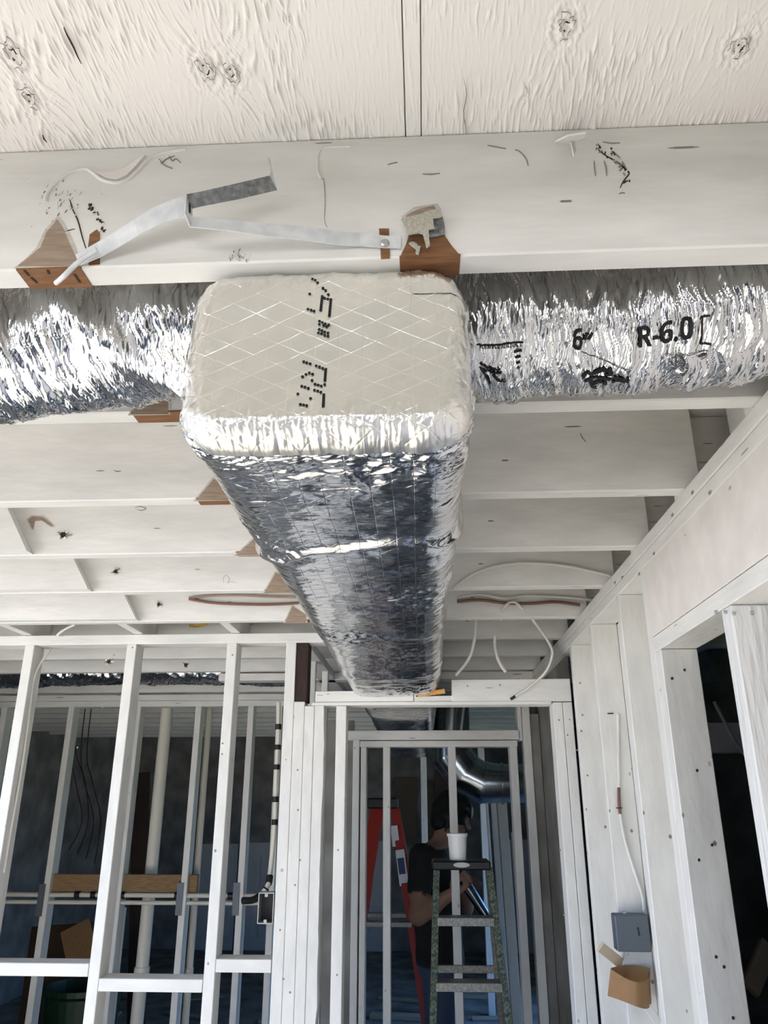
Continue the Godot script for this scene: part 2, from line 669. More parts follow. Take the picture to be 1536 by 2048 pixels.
func shell():
	var g := lum(self, "ground_outside", -40, 40, -EYE - 0.5, -EYE - 0.21, -40, 4.5, mats.ground)
	var lawn := lum(self, "lawn_outside", -40, 40, -EYE - 0.5, -EYE - 0.21, 4.5, 50, mats.lawn)
	tag(lawn, "shaded green lawn outside the back rooms", "lawn", "", "structure")
	tag(g, "pale concrete ground outside behind the open wall", "ground", "", "structure")
	var f := lum(self, "floor", -2.8, 3.6, -EYE - 0.2, -EYE, -4.2, 3.14, mats.subfloor)
	var f2 := lum(self, "floor", -4.2, 1.9, -EYE - 0.2, -EYE, 3.1405, 11.3, mats.subfloor)
	lum(f2, "side_room_floor", 1.9, 3.6, -EYE - 0.2, -EYE, 3.1405, 4.9, mats.subfloor)
	tag(f2, "bare floor of the back rooms", "floor", "", "structure")
	tag(f, "dusty grey subfloor under the framed rooms", "floor", "", "structure")
	var wl := thing("wall_left", "outer wall with a long window beside the photographer", "wall", v(-4.1, -EYE, 3), "", "structure")
	lum(wl, "wall_panel", -2.8, -2.6, -EYE, -1.7, -1.2, 2.7, mats.plaster)
	lum(wl, "wall_panel", -2.8, -2.6, 0.48, 0.84, -1.2, 2.7, mats.plaster)
	lum(wl, "wall_panel", -2.8, -2.6, -EYE, 0.84, -4.2, -1.2, mats.plaster)
	lum(wl, "wall_panel", -2.8, -2.6, -EYE, 0.84, 2.7, 3.1, mats.plaster)
	lum(wl, "wall_panel", -4.2, -2.6, -EYE, 0.84, 3.0, 3.09, mats.plaster)
	lum(wl, "wall_panel", -4.2, -4.0, -EYE, 0.84, 3.1, 11.3, mats.plaster)
	var wr := thing("wall_outer", "outer wall with a wide opening past the hallway", "wall", v(3.5, -EYE, 3), "", "structure")
	lum(wr, "wall_panel", 3.4, 3.6, -EYE, 0.84, -4.2, 4.9, mats.plaster)
	lum(wr, "wall_panel", 1.7, 1.9, -EYE, 0.84, 4.7, 5.1, mats.plaster)
	lum(wr, "wall_panel", 1.7, 1.9, 0.2, 0.84, 5.1, 8.3, mats.plaster)
	lum(wr, "wall_panel", 1.7, 1.9, -EYE, 0.84, 8.3, 11.3, mats.plaster)
	var wb := thing("wall_back", "far wall with pale panelled doors", "wall", v(0, -EYE, 11.2), "", "structure")
	lum(wb, "wall_panel", -4.2, 1.9, -EYE, 0.84, 11.1, 11.3, mats.plaster)
	var wo := thing("wall_entrance", "wall with a wide window opening behind the photographer", "wall", v(0, -EYE, -4), "", "structure")
	lum(wo, "wall_panel", -2.8, -2.4, -EYE, 0.84, -4.2, -4.0, mats.plaster)
	lum(wo, "wall_panel", 0.6, 3.6, -EYE, 0.84, -4.2, -4.0, mats.plaster)
	lum(wo, "wall_panel", -2.4, 0.6, 0.28, 0.84, -4.2, -4.0, mats.plaster)
	lum(wo, "wall_panel", -2.4, 0.6, -EYE, -0.85, -4.2, -4.0, mats.plaster)

func ceiling_panels():
	var c := thing("ceiling", "white painted rough plywood ceiling with knots and seams", "ceiling", v(0, 0.84, 1), "", "structure")
	var knots := []      # x, d, radius
	for k in [[410, 135, 0.024], [462, 142, 0.020], [30, 110, 0.026], [1132, 52, 0.022], [1478, 92, 0.022], [1055, 180, 0.006], [575, 37, 0.006], [60, 195, 0.02]]:
		var p := ph(k[0], k[1], 0.84)
		knots.append([p.x, -p.z, k[2]])
	var seams := [-1.0, -0.0105, 0.0105, 1.0]
	for s in 3:
		var x0: float = seams[s] + 0.0008
		var x1: float = seams[s + 1] - 0.0008
		var rel := func(x, d) -> float:
			var wx: float = x + 0.004 * soft.get_noise_2d(x * 9, d * 5)
			var far := 1.0
			var swirl := 0.0
			for k in knots:
				var dx: float = x - k[0]
				var dd: float = (d - k[1])
				var q: float = sqrt(dx * dx + dd * dd * 0.35) / k[2]
				if q < 4.0:
					wx += signf(dx) * k[2] * 0.9 * exp(-q * q * 0.35)
				if q < 1.3:
					far = minf(far, q / 1.3)
					swirl += (1.3 - q) * 0.0016 * sin(q * 13.0 + 3.0 * soft.get_noise_2d(x * 90, d * 90))
			var patchy := clampf(0.45 + 1.1 * soft.get_noise_2d(x * 3.1 + 7, d * 4.2), 0.12, 1.0)
			var a := wrinkle.get_noise_2d(wx * 250.0, d * 26.0)
			var b := wrinkle.get_noise_2d(wx * 150.0 + 40, d * 13.0 + 9)
			var stroke := maxf(0.0, a - 0.28) * 2.0 + maxf(0.0, b - 0.38) * 1.6
			return -stroke * 0.0026 * patchy * (0.3 + 0.7 * far) + swirl
		var nu := int((x1 - x0) / 0.0010) + 2
		var pos := func(a, b):
			var x: float = lerpf(x0, x1, a)
			var d: float = lerpf(0.30, 0.85, b)
			return v(x, 0.84 + rel.call(x, d), d)
		var col := func(a, b):
			var x: float = lerpf(x0, x1, a)
			var d: float = lerpf(0.30, 0.85, b)
			var t := 1.0
			var pinkish := clampf(soft.get_noise_2d(x * 2.2 + 3, d * 2.6) * 1.4, 0.0, 0.5)
			return Color(t, t * (1.0 - 0.04 * pinkish), t * (1.0 - 0.03 * pinkish))
		var m := grid_mesh(nu, 130, pos, func(a, b): return Vector2(a, b), true, col)
		world_mesh(c, "plywood_panel", m, mats.ceiling_paint)
	for k in knots:
		if k[2] < 0.01:
			continue
		for m in 7:
			var rows2 := []
			var a0: float = m * 2.4 + k[0] * 9
			var rad: float = k[2] * (0.18 + 0.09 * m)
			var len_ := 5 + (m * 3) % 5
			for q in len_:
				var an := a0 + q * 0.22
				var rr: float = rad * (1.0 + 0.5 * soft.get_noise_2d(cos(an) * 1.7 + m, sin(an) * 1.7 + k[0] * 20))
				var p := v(k[0] + cos(an) * rr * 0.75, 0.8374, k[1] + sin(an) * rr * 1.2)
				var wd := 0.0006 * sin(PI * (q + 0.5) / len_) * (1.5 if m < 2 else 0.7)
				rows2.append([p - Vector3(cos(an), 0, -sin(an)) * wd, p + Vector3(cos(an), 0, -sin(an)) * wd])
			world_mesh(c, "knot_crack", band(rows2, 0.0008), mats.crack if m < 2 else mats.scuff)
	lum(c, "plywood_panel", -2.8, 3.6, 0.846, 3.2, -4.2, 3.1, mats.siding_paint)
	lum(c, "plywood_panel", -4.2, 3.6, 0.846, 3.2, 3.1, 4.9, mats.siding_paint)
	lum(c, "plywood_panel", -4.2, 1.9, 0.846, 3.2, 4.9, 11.3, mats.siding_paint)
	lum(c, "plywood_panel", -2.8, 3.6, 0.84, 0.846, -4.2, 0.298, mats.siding_paint)
	lum(c, "plywood_panel", -2.8, 3.6, 0.84, 0.846, 0.852, 3.1, mats.siding_paint)
	# hairline split beside the seams
	var rows := []
	for k in 9:
		var p := ph(930 + 3.0 * sin(k * 1.3), 285 - k * 16, 0.8375)
		var w := 0.0006 * sin(PI * (0.1 + 0.85 * k / 8.0))
		rows.append([p - Vector3(w, 0, 0), p + Vector3(w, 0, 0)])
	world_mesh(c, "split", band(rows, 0.001), mats.scuff)
	for q in [[[255, 110], [268, 140], [282, 165], [295, 190], [310, 225], [325, 255]], [[170, 540], [176, 556], [188, 570]]]:
		rows = []
		for k in q.size():
			var p := ph(q[k][0] / 2.0, q[k][1] / 2.0, 0.8365)
			var w: float = 0.0011 * sin(PI * (0.1 + 0.85 * k / (q.size() - 1.0)))
			rows.append([p - Vector3(w, 0, 0), p + Vector3(w, 0, 0)])
		world_mesh(c, "split", band(rows, 0.001), mats.crack)

const JD := [0.796, 1.187, 1.602, 2.006, 2.417, 2.863]

func joists():
	var labels := [
		"white painted ceiling joist carrying the bent metal strap and scrap",
		"white ceiling joist directly behind the silver flexible ducts",
		"white ceiling joist second behind the one with the bent strap",
		"white ceiling joist third behind the strap joist, with a splintered bored hole",
		"white ceiling joist fourth behind the strap joist, white cable arched across it",
		"white ceiling joist fifth behind the strap joist, brown cables along it"]
	var ends := [0.68, 0.68, 0.62, 0.62, 0.62, 0.62]
	for i in 6:
		var j := thing("ceiling_joist", labels[i], "joist", v(-0.8, 0.64, JD[i] + 0.02), "exposed ceiling joists")
		var x0 := -2.3
		lum(j, "timber", x0, ends[i], 0.64, 0.84, JD[i], JD[i] + 0.039, mats.paint_x, 0.0025)
		if i == 0:
			first_joist(j)
		else:
			# bare triangle where an old hanger kept the paint off
			var tri: Array = [[], [[300, 768], [336, 795], [336, 829], [262, 829]], [[428, 958], [470, 985], [470, 1001], [392, 1001]], [[512, 1075], [545, 1095], [545, 1111], [471, 1111]], [[552, 1145], [590, 1165], [590, 1186], [529, 1186]], [[585, 1212], [612, 1230], [612, 1246], [570, 1246]]][i]
			face_patch(j, "bare_patch", tri, JD[i], mats.old_wood)
			var xa: float = pd(tri[-1][0], tri[-1][1], JD[i]).x
			under_patch(j, "bare_patch", xa, xa + 0.11, 0.64, JD[i] - 0.001, JD[i] + 0.0385, mats.bare_wood)
		if i >= 3:
			# tapered board sistered against the joist's face
			var q := []
			for e in [[-2.3, 0.642], [-1.082, 0.642], [-1.20, 0.838], [-2.3, 0.838]]:
				q.append(Vector2(e[0], EYE + e[1]))
			world_mesh(j, "sister_board", prism(q, -JD[i] + 0.0385, -JD[i] + 0.0005), mats.paint_x)
		if i == 3:
			bored_hole(j, 127, 1070, JD[i], 0.011)
			face_patch(j, "bare_patch", [[57, 1040], [66, 1033], [85, 1034], [106, 1050], [104, 1054], [84, 1041], [70, 1042], [66, 1060]], JD[i], mats.old_wood)
		if i == 4:
			bored_hole(j, 232, 1143, JD[i], 0.009)
		if i == 5:
			bored_hole(j, 318, 1209, JD[i], 0.009)
	# marks on the nearer joists
	var jb := get_node("ceiling_joist_002")
	crack_line(jb, "scuff", [[1160, 866], [1165, 876], [1172, 884]], JD[2], 0.003, mats.scuff)
	crack_line(jb, "scuff", [[228, 941], [235, 943], [242, 942]], JD[2], 0.0013, mats.crack)
	crack_line(jb, "scuff", [[200, 862], [160, 868], [110, 876], [60, 867]], JD[2], 0.002, mats.paint_x)
	var jd := get_node("ceiling_joist_004")
	crack_line(jd, "pencil_scrawl", [[448, 1165], [447, 1155], [453, 1151], [459, 1158], [455, 1166], [463, 1163], [472, 1166]], JD[4], 0.0012, mats.scuff)
	var ja := get_node("ceiling_joist_003")
	crack_line(ja, "knot", [[270, 1016], [280, 1013], [292, 1017], [284, 1021], [274, 1019]], JD[3], 0.003, mats.scuff)
	# beyond the stud wall, over the back rooms
	for k in 14:
		var d := 3.27 + 0.406 * k
		var nth: String = ["first", "second", "third", "fourth", "fifth", "sixth", "seventh", "eighth", "ninth", "tenth", "eleventh", "twelfth", "thirteenth", "fourteenth"][k]
		var j := thing("ceiling_joist", "grey-white ceiling joist over the back rooms, %s behind the stud wall" % nth, "joist", v(-0.8, 0.64, d + 0.02), "joists over the back rooms")
		lum(j, "timber", -3.9, 1.7 if d > 4.7 else 0.62, 0.64, 0.84, d, d + 0.039, mats.paint_x, 0.0025)
		if k < 3:
			bored_hole(j, [218, 372, 600][k], [1323, 1330, 1350][k], d, 0.012)
	for k in 10:
		var d := 0.39 - 0.406 * k
		var nth: String = ["first", "second", "third", "fourth", "fifth", "sixth", "seventh", "eighth", "ninth", "tenth"][k]
		var j := thing("ceiling_joist", "white ceiling joist over the open room, %s in front of the strap joist" % nth, "joist", v(-0.8, 0.64, d + 0.02), "joists over the open room")
		lum(j, "timber", -2.58, 0.66, 0.64, 0.838, d, d + 0.039, mats.paint_x, 0.0025)
	# joists of the neighbouring room, lapped beside these over the panelled wall
	for k in 6:
		var d: float = JD[k] + 0.0405
		var nth: String = ["first", "second", "third", "fourth", "fifth", "sixth"][k]
		var j := thing("ceiling_joist", "white joist end lapped on the panelled wall's plate, %s from the strap joist" % nth, "joist", v(1.6, 0.64, d + 0.02), "joists of the neighbouring room")
		lum(j, "timber", 0.585, 3.4, 0.64, 0.84, d, d + 0.039, mats.paint_x, 0.0025)
	# short blocks on the stud wall's plate, and one between the joists
	for e in [[-1.66, "block over the cable stud"], [-1.19, "block over the middle stud"], [-0.785, "block over the stud nearest the hallway post"]]:
		var b := thing("joist_block", "white short %s, behind the last joist" % e[0 + 1], "block", v(e[0], 0.64, 3.0), "blocks above the stud wall plate")
		lum(b, "timber", e[0], e[0] + 0.038, 0.642, 0.84, JD[5] + 0.04, 3.26, mats.paint_z)

func first_joist(j):
	var d: float = JD[0]
	# bare wood left by hangers
	face_patch(j, "bare_patch", [[115, 440], [124, 452], [140, 490], [152, 515], [160, 533], [36, 533], [60, 514], [82, 495], [94, 465]], d, mats.old_wood)
	face_patch(j, "bare_patch", [[180, 470], [194, 460], [200, 466], [200, 529], [178, 531], [176, 500]], d, mats.bare_wood)
	face_patch(j, "bare_patch", [[758, 458], [778, 458], [780, 517], [762, 518]], d, mats.bare_wood)
	face_patch(j, "bare_patch", [[818, 470], [888, 470], [903, 492], [921, 513], [799, 517], [812, 490]], d, mats.bare_wood)
	face_patch(j, "bare_patch", [[812, 432], [835, 420], [868, 412], [872, 420], [868, 440], [815, 440]], d, mats.old_wood)
	under_patch(j, "bare_patch", pd(34, 533, d).x, pd(163, 530, d).x, 0.64, d - 0.001, d + 0.0385, mats.bare_wood)
	under_patch(j, "bare_patch", pd(799, 517, d).x, pd(921, 513, d).x, 0.64, d - 0.001, d + 0.0385, mats.bare_wood)
	for e in [[48, 540, 58, 552], [62, 555, 74, 566], [148, 548, 160, 565], [95, 540, 98, 548]]:
		var a := ph(e[0], e[1], 0.6385)
		var b := ph(e[2], e[3], 0.6385)
		bar(j, "staple_slot", a, b, 0.003, 0.001, mats.crack, Vector3.UP, 0.0002)
	# knots, splits and lifted paint
	crack_line(j, "split", [[140, 400], [146, 420], [152, 432], [158, 448], [165, 475], [172, 497]], d, 0.0024, mats.crack)
	crack_line(j, "split", [[106, 478], [120, 468], [135, 462], [150, 458]], d, 0.0010, mats.crack)
	crack_line(j, "split", [[640, 300], [634, 318], [640, 355], [648, 362], [650, 410], [649, 440], [654, 455]], d, 0.0009, mats.scuff)
	for k in 26:      # broken paint over the knot beside the strap
		var t := float(k) / 25.0
		var p := pd(176 + 32 * t + rng.randf_range(-7, 7), 405 + 55 * t + rng.randf_range(-6, 6), d)
		var s := rng.randf_range(0.0012, 0.003)
		put(j, "paint_flake", cbox(Vector3(s, s * 1.6, 0.0022), 0.0004), mats.dark_wood if k % 3 else mats.paint_x, p, Basis(Vector3.BACK, rng.randf() * PI))
	for k in 30:      # rough paint tuft near the lower edge
		var p := pd(478 + rng.randfn(0, 13), 522 - absf(rng.randfn(0, 13)), d)
		put(j, "paint_flake", cbox(Vector3(0.001, rng.randf_range(0.002, 0.005), 0.002), 0.0003), mats.scuff if k % 2 else mats.paint_x, p, Basis(Vector3.BACK, rng.randf_range(-0.6, 0.6)))
	for q in [[[1030, 300], [1040, 304], [1052, 318], [1056, 332]], [[1188, 322], [1189, 335], [1191, 352]], [[1208, 322], [1212, 336], [1213, 352]], [[1192, 296], [1212, 312], [1235, 325], [1252, 340], [1258, 348], [1247, 362], [1240, 376]], [[1225, 302], [1240, 318], [1256, 344]], [[975, 291], [990, 294], [1012, 298]], [[1205, 284], [1222, 287], [1240, 286]], [[775, 330], [785, 327], [795, 325]], [[845, 348], [862, 349], [880, 347]], [[1238, 388], [1244, 386], [1250, 387]], [[318, 318], [328, 330], [345, 338]], [[338, 312], [345, 322], [352, 318], [362, 326]], [[322, 328], [334, 318], [350, 312]]]:
		crack_line(j, "knot_crack", q, d, 0.0022, mats.scuff if q.size() < 5 else mats.crack)
	for k in 40:      # flaking paint round the large knot
		var t := rng.randf()
		var p := pd(1195 + 62 * t + rng.randfn(0, 5), 296 + 75 * t * t + rng.randfn(0, 5), d)
		put(j, "paint_flake", cbox(Vector3(rng.randf_range(0.001, 0.003), rng.randf_range(0.002, 0.006), 0.002), 0.0004), [mats.scuff, mats.paint_x, mats.crack][k % 3], p, Basis(Vector3.BACK, rng.randf_range(-1.2, 0.4)))
	for k in 46:      # rough patch above the bare triangle
		var p := pd(120 + rng.randfn(0, 26), 405 + rng.randfn(0, 22), d)
		put(j, "paint_flake", cbox(Vector3(0.0012, rng.randf_range(0.002, 0.006), 0.002), 0.0005), mats.scuff if k % 4 == 0 else mats.paint_x, p, Basis(Vector3.BACK, rng.randf_range(-0.9, 0.3)))
	var bead := []
	for p in [[92, 405], [94, 390], [110, 368], [140, 346], [170, 338], [185, 345], [205, 360], [232, 366], [255, 360], [280, 338], [300, 318], [330, 306], [372, 299]]:
		bead.append(pd(p[0], p[1], d))
	world_mesh(j, "paint_bead", tube(smooth_path(bead, 5), 0.0026, 8), mats.paint_x)
	face_patch(j, "paint_blister", [[188, 345], [212, 357], [235, 361], [255, 353], [275, 332], [292, 312], [278, 318], [252, 338], [225, 347]], d, mats.siding_paint, 0.003)
	var bead2 := []
	for p in [[700, 293], [670, 294], [645, 297], [637, 310], [635, 340], [643, 358]]:
		bead2.append(pd(p[0], p[1], d))
	world_mesh(j, "paint_bead", tube(smooth_path(bead2, 5), 0.0016, 8), mats.paint_x)
	# torn chip standing off the top edge
	world_mesh(j, "torn_chip", sheet([pd(1110, 285, d - 0.002), pd(1135, 273, d - 0.03), pd(1172, 267, d - 0.035), pd(1170, 276, d - 0.02), pd(1146, 288, d - 0.004)], Vector3(0, 0.002, 0.001)), mats.paint_x)
	world_mesh(j, "torn_chip", sheet([pd(1140, 285, d - 0.006), pd(1147, 285, d - 0.006), pd(1151, 302, d - 0.018), pd(1146, 314, d - 0.02)], Vector3(0.001, 0, 0.002)), mats.paint_x)

func stud_wall():
	var w := thing("wall_front", "white stud wall with open bays and a hallway doorway", "wall", v(-0.6, -EYE, 3.14), "", "structure")
	var a := 3.1
	var b := 3.19
	lum(w, "top_plate", -3.9, -0.40, 0.60, 0.64, a, b, mats.paint_x)
	for x in [-2.48, -2.06, -1.642, -1.213, -0.796]:
		lum(w, "stud", x, x + 0.040, -EYE, 0.60, a, b, mats.paint_y)
	lum(w, "stud", -0.553, -0.512, -EYE, 0.60, a, b, mats.paint_y)
	lum(w, "stud", -0.511, -0.469, -EYE, 0.365, a, b, mats.paint_y)
	lum(w, "stud", -0.512, -0.462, 0.366, 0.60, a + 0.006, b, mats.dark_wood)
	lum(w, "stud", -0.468, -0.430, -EYE, 0.348, a, b, mats.paint_y)
	# trimmer with a waney edge
	var q := []
	var steps := 44
	for k in steps + 1:
		var h := lerpf(0.348, -EYE, float(k) / steps)
		q.append(Vector2(-0.390 + 0.006 * soft.get_noise_1d(h * 4.0) - 0.008 * maxf(0, soft.get_noise_1d(h * 2.1 + 5)), EYE + h))
	q.append(Vector2(-0.4285, 0))
	q.append(Vector2(-0.4285, EYE + 0.348))
	world_mesh(w, "stud", prism(q, -a, -b), mats.paint_y)
	lum(w, "stud", -0.343, -0.303, -EYE, 0.348, a, b, mats.paint_y)
	lum(w, "stud", 0.503, 0.540, -EYE, 0.357, a, b, mats.paint_y)
	lum(w, "stud", 0.5415, 0.578, -EYE, 0.357, a, b, mats.paint_y)
	lum(w, "header_plate", -0.442, 0.50, 0.349, 0.362, a - 0.002, b, mats.paint_x)
	lum(w, "header_plate", -0.428, -0.038, 0.363, 0.405, a, b, mats.paint_x)
	lum(w, "header_plate", -0.037, 0.115, 0.361, 0.385, a + 0.004, b, mats.paint_x)
	lum(w, "header_plate", 0.113, 0.578, 0.360, 0.447, a, b, mats.paint_x)
	bar(w, "splinter", pd(835, 1390, a - 0.006), pd(890, 1382, a - 0.01), 0.018, 0.01, mats.raw_splinter)
	bar(w, "splinter", pd(832, 1391, a - 0.003), pd(868, 1389, a - 0.006), 0.010, 0.012, mats.dark_wood)
	bar(w, "splinter", pd(848, 1386, a + 0.01), pd(880, 1380, a + 0.005), 0.014, 0.012, mats.pine)
	for e in [[-2.0, -1.645, -0.592, -0.55], [-1.600, -1.215, -0.592, -0.55], [-1.172, -0.798, -0.637, -0.596], [-0.755, -0.556, -0.574, -0.532]]:
		lum(w, "fire_block", e[0], e[1], e[2], e[3], a, b, mats.paint_x)
	lum(w, "bottom_plate", -3.9, -0.345, -EYE, -EYE + 0.038, a, b, mats.paint_x)
	# nail heads
	for e in [[228, 1310], [205, 1415], [155, 1495], [465, 1310], [265, 1295], [445, 1487], [444, 1508], [595, 1540], [596, 1620], [590, 1770], [600, 1720], [560, 1860], [567, 1958], [580, 1985], [676, 1700], [674, 1950], [690, 1600], [1118, 1440], [1135, 1470], [1120, 1700], [1128, 1830], [1150, 1372], [1000, 1370], [935, 1372]]:
		put(w, "nail_head", cbox(Vector3(0.006, 0.006, 0.002), 0.001), mats.scuff, pd(e[0], e[1], a - 0.0005))
	# open box screwed to the post
	var bx := thing("junction_box", "open grey electrical box with silver rim on the hallway post", "box", pd(532, 1848, 3.12))
	var p0 := pd(514, 1848, 3.1)
	var p1 := pd(549, 1785, 3.1)
	lum(bx, "back", p0.x, p1.x, p0.y - EYE, p1.y - EYE, 3.145, 3.15, mats.dark_grey, 0.0005)
	for e in [[p0.x, p0.x + 0.004, p0.y, p1.y], [p1.x - 0.004, p1.x, p0.y, p1.y], [p0.x, p1.x, p0.y, p0.y + 0.004], [p0.x, p1.x, p1.y - 0.004, p1.y]]:
		lum(bx, "side", e[0], e[1], e[2] - EYE, e[3] - EYE, 3.098, 3.147, mats.rim_metal, 0.0008)
	for y in [p0.y + 0.008, p1.y - 0.008]:
		put(bx, "screw_ear", cbox(Vector3(0.012, 0.014, 0.003), 0.001), mats.rim_metal, Vector3((p0.x + p1.x) / 2, y, -3.1))
	var cq := smooth_path([pd(557, 1405, 3.24), pd(556, 1480, 3.24), pd(552, 1560, 3.24), pd(549, 1650, 3.24), pd(541, 1740, 3.23), pd(536, 1770, 3.2), pd(522, 1790, 3.19)], 8)
	var co := thing("conduit", "pale conduit with black couplings dropping to the open electrical box", "conduit", cq[0])
	world_mesh(co, "pipe", tube(cq, 0.0095, 10), mats.pvc)
	for k in [5, 9, 13, 19, 23, 42]:
		world_mesh(co, "coupling", tube([cq[k], cq[k + 1]], 0.0125, 10), mats.black_plastic)
	world_mesh(co, "coupling", tube(cq.slice(34, 40), 0.013, 10), mats.black_plastic)
	var c2 := smooth_path([pd(486, 1801, 3.25), pd(505, 1800, 3.23), pd(520, 1792, 3.2)], 8)
	world_mesh(co, "pipe", tube(c2, 0.013, 10), mats.black_plastic)

func panelled_wall():
	var w := thing("wall_right", "white framed wall with a double top plate, panel header and open bays", "wall", v(0.62, -EYE, 2.2), "", "structure")
	var x0 := 0.58
	var x1 := 0.669
	lum(w, "top_plate", x0, x1, 0.604, 0.64, -1.6, 4.9, mats.paint_z, 0.003)
	lum(w, "top_plate", x0, x1, 0.568, 0.6025, -1.6, 4.9, mats.paint_z, 0.003)
	lum(w, "header_panel", x0, x0 + 0.05, 0.386, 0.5672, -1.6, 2.0, mats.siding_paint, 0.0015)
	lum(w, "header_plate", x0 + 0.0005, x1, 0.346, 0.3845, -1.6, 2.0, mats.paint_z, 0.002)
	lum(w, "stud", x0, x1, -EYE, 0.5672, 1.957, 2.002, mats.paint_y)
	# trimmer with a saw cut low down
	lum(w, "stud", x0, x1, -0.605, 0.345, 1.909, 1.9565, mats.paint_y)
	lum(w, "stud", x0, x1, -EYE, -0.608, 1.9095, 1.9565, mats.paint_y)
	lum(w, "stud", x0, x0 + 0.14, -EYE, 0.345, 1.452, 1.498, mats.rough_paint, 0.003)
	for d in [2.245, 2.652, 3.03]:
		lum(w, "stud", x0, x1, -EYE, 0.5675, d, d + 0.038, mats.paint_y)
	lum(w, "sheathing", x1 + 0.001, x1 + 0.014, -EYE, 0.5675, 2.003, 3.3, mats.paint_y)
	lum(w, "sheathing", x0 + 0.02, x0 + 0.035, -EYE, 0.568, 3.3, 4.9, mats.plaster)
	lum(w, "sheathing", x1 + 0.001, x1 + 0.014, -EYE, 0.5675, -4.0, 1.40, mats.siding_paint)
	lum(w, "bottom_plate", x0, x1, -EYE, -EYE + 0.038, 2.0, 4.9, mats.paint_z)
	var js := [-3.67]
	for k in 9:
		js.append(0.39 - 0.406 * (8 - k))
	js.append_array(JD)
	for k in js.size() - 1:
		lum(w, "blocking", 0.70, 0.735, 0.6405, 0.838, js[k] + 0.082, js[k + 1] - 0.002, mats.paint_z)
	# nails in the rough trimmer and the post
	for e in [[1428, 1224], [1447, 1224], [1464, 1227], [1500, 1226]]:
		put(w, "nail_head", cbox(Vector3(0.007, 0.007, 0.004), 0.0015), mats.screw, pd(e[0] + 4, e[1], 1.45))
	for e in [[1344, 1357], [1369, 1340], [1394, 1541], [1424, 1690], [1398, 1720], [1432, 1914], [1448, 1934], [1466, 2036]]:
		put(w, "nail_head", cbox(Vector3(0.005, 0.006, 0.003), 0.001), mats.crack, pd(e[0], e[1], 1.9085))
	for e in [[1160, 1266 + 100], [1165, 1430], [1163, 1462], [1155, 1500], [1175, 1551], [1225, 1238]]:
		put(w, "nail_head", cbox(Vector3(0.007, 0.006, 0.002), 0.001), mats.scuff, pd(e[0], e[1], 3.029))
	# marks on the beam's edge
	for e in [[1385, 985], [1345, 1030], [1420, 985], [1278, 1148], [1244, 1155], [1308, 1107], [1230, 1165]]:
		put(w, "paint_chip", cbox(Vector3(0.003, 0.007, 0.012), 0.001), mats.scuff, pw(e[0], e[1], 0.5795))
	# grey switch box on the middle stud
	var bx := thing("switch_box", "closed grey metal electrical box mounted on a white stud", "box", pd(1265, 1908, 2.62))
	var p0 := pd(1236, 1904, 2.6)
	var p1 := pd(1296, 1830, 2.6)
	lum(bx, "body", p0.x, p1.x, p0.y - EYE, p1.y - EYE, 2.6, 2.652, mats.box_grey, 0.003)
	put(bx, "knockout_slot", cbox(Vector3(0.005, 0.022, 0.002), 0.0005), mats.dark_grey, pd(1277, 1863, 2.5995), Basis(Vector3.BACK, 0.12))
	for e in [[1249, 1826, 0.0], [1254, 1906, 0.0]]:
		put(bx, "bracket_screw", lathe([[0.0, 0.004], [0.005, 0.003], [0.006, 0.0], [0.0, 0.0]], 10), mats.screw, pd(e[0], e[1], 2.615), Basis(Vector3.RIGHT, PI / 2))
	# loop of cardboard
	var rows := []
	for k in 23:
		var t := float(k) / 22.0
		var px := 1222 + 76 * sin(t * PI * 0.52) if t < 0.5 else 1222 + 76 * sin(t * PI * 0.52)
		var dd := 2.62 - 0.10 * sin(t * PI) + 0.02 * t
		var y0 := 1942 + 26 * sin(t * PI) + 2 * t
		rows.append([pd(px, y0 - 4, dd), pd(px - 6 + 10 * t, y0 + 50 - 8 * sin(t * 5.0), dd)])
	var cl := thing("cardboard_loop", "torn strip of brown cardboard curled between the studs below the grey box", "cardboard", pd(1260, 2010, 2.56))
	world_mesh(cl, "front", band(rows, 0.003), mats.cardboard)
	rows = []
	for k in 9:
		var t := float(k) / 8.0
		var px := 1222 + 78 * t
		rows.append([pd(px, 1936 - 6 * sin(t * PI), 2.622 + 0.02 * sin(t * PI)), pd(px, 1968 - 4 * t, 2.622 + 0.02 * sin(t * PI))])
	world_mesh(cl, "back", band(rows, 0.003), mats.cardboard)
	var l := thing("lath_scrap", "pale wooden lath scrap sticking out below the grey box", "lath", pd(1215, 1910, 2.6))
	bar(l, "lath", pd(1200, 1893, 2.58), pd(1243, 1928, 2.66), 0.03, 0.008, mats.lath)
	var l2 := thing("lath_scrap", "white wooden stick slanting under the curled cardboard", "lath", pd(1300, 2040, 2.6))
	bar(l2, "lath", pd(1284, 2000, 2.58), pd(1318, 2046, 2.6), 0.022, 0.01, mats.paint_y)
	cable("stapled_cable", "paint-covered cable with a bare brown stretch stapled along a stud face", [pd(1236, 1428, 2.65), pd(1237, 1500, 2.65), pd(1238, 1560, 2.65), pd(1239, 1615, 2.648), pd(1250, 1680, 2.645), pd(1268, 1740, 2.645), pd(1284, 1790, 2.645), pd(1288, 1822, 2.64)], 0.0045, mats.paint_y)
	world_mesh(get_node("stapled_cable"), "bare_stretch", tube(smooth_path([pd(1237.5, 1575, 2.649), pd(1238, 1600, 2.648), pd(1240, 1628, 2.647)], 5), 0.0052, 8), mats.copper)
	put(get_node("stapled_cable"), "staple", cbox(Vector3(0.02, 0.003, 0.006), 0.001), mats.crack, pd(1238.5, 1616, 2.645))
	put(get_node("stapled_cable"), "staple", cbox(Vector3(0.02, 0.003, 0.006), 0.001), mats.crack, pd(1218 + 3, 1427, 2.648))

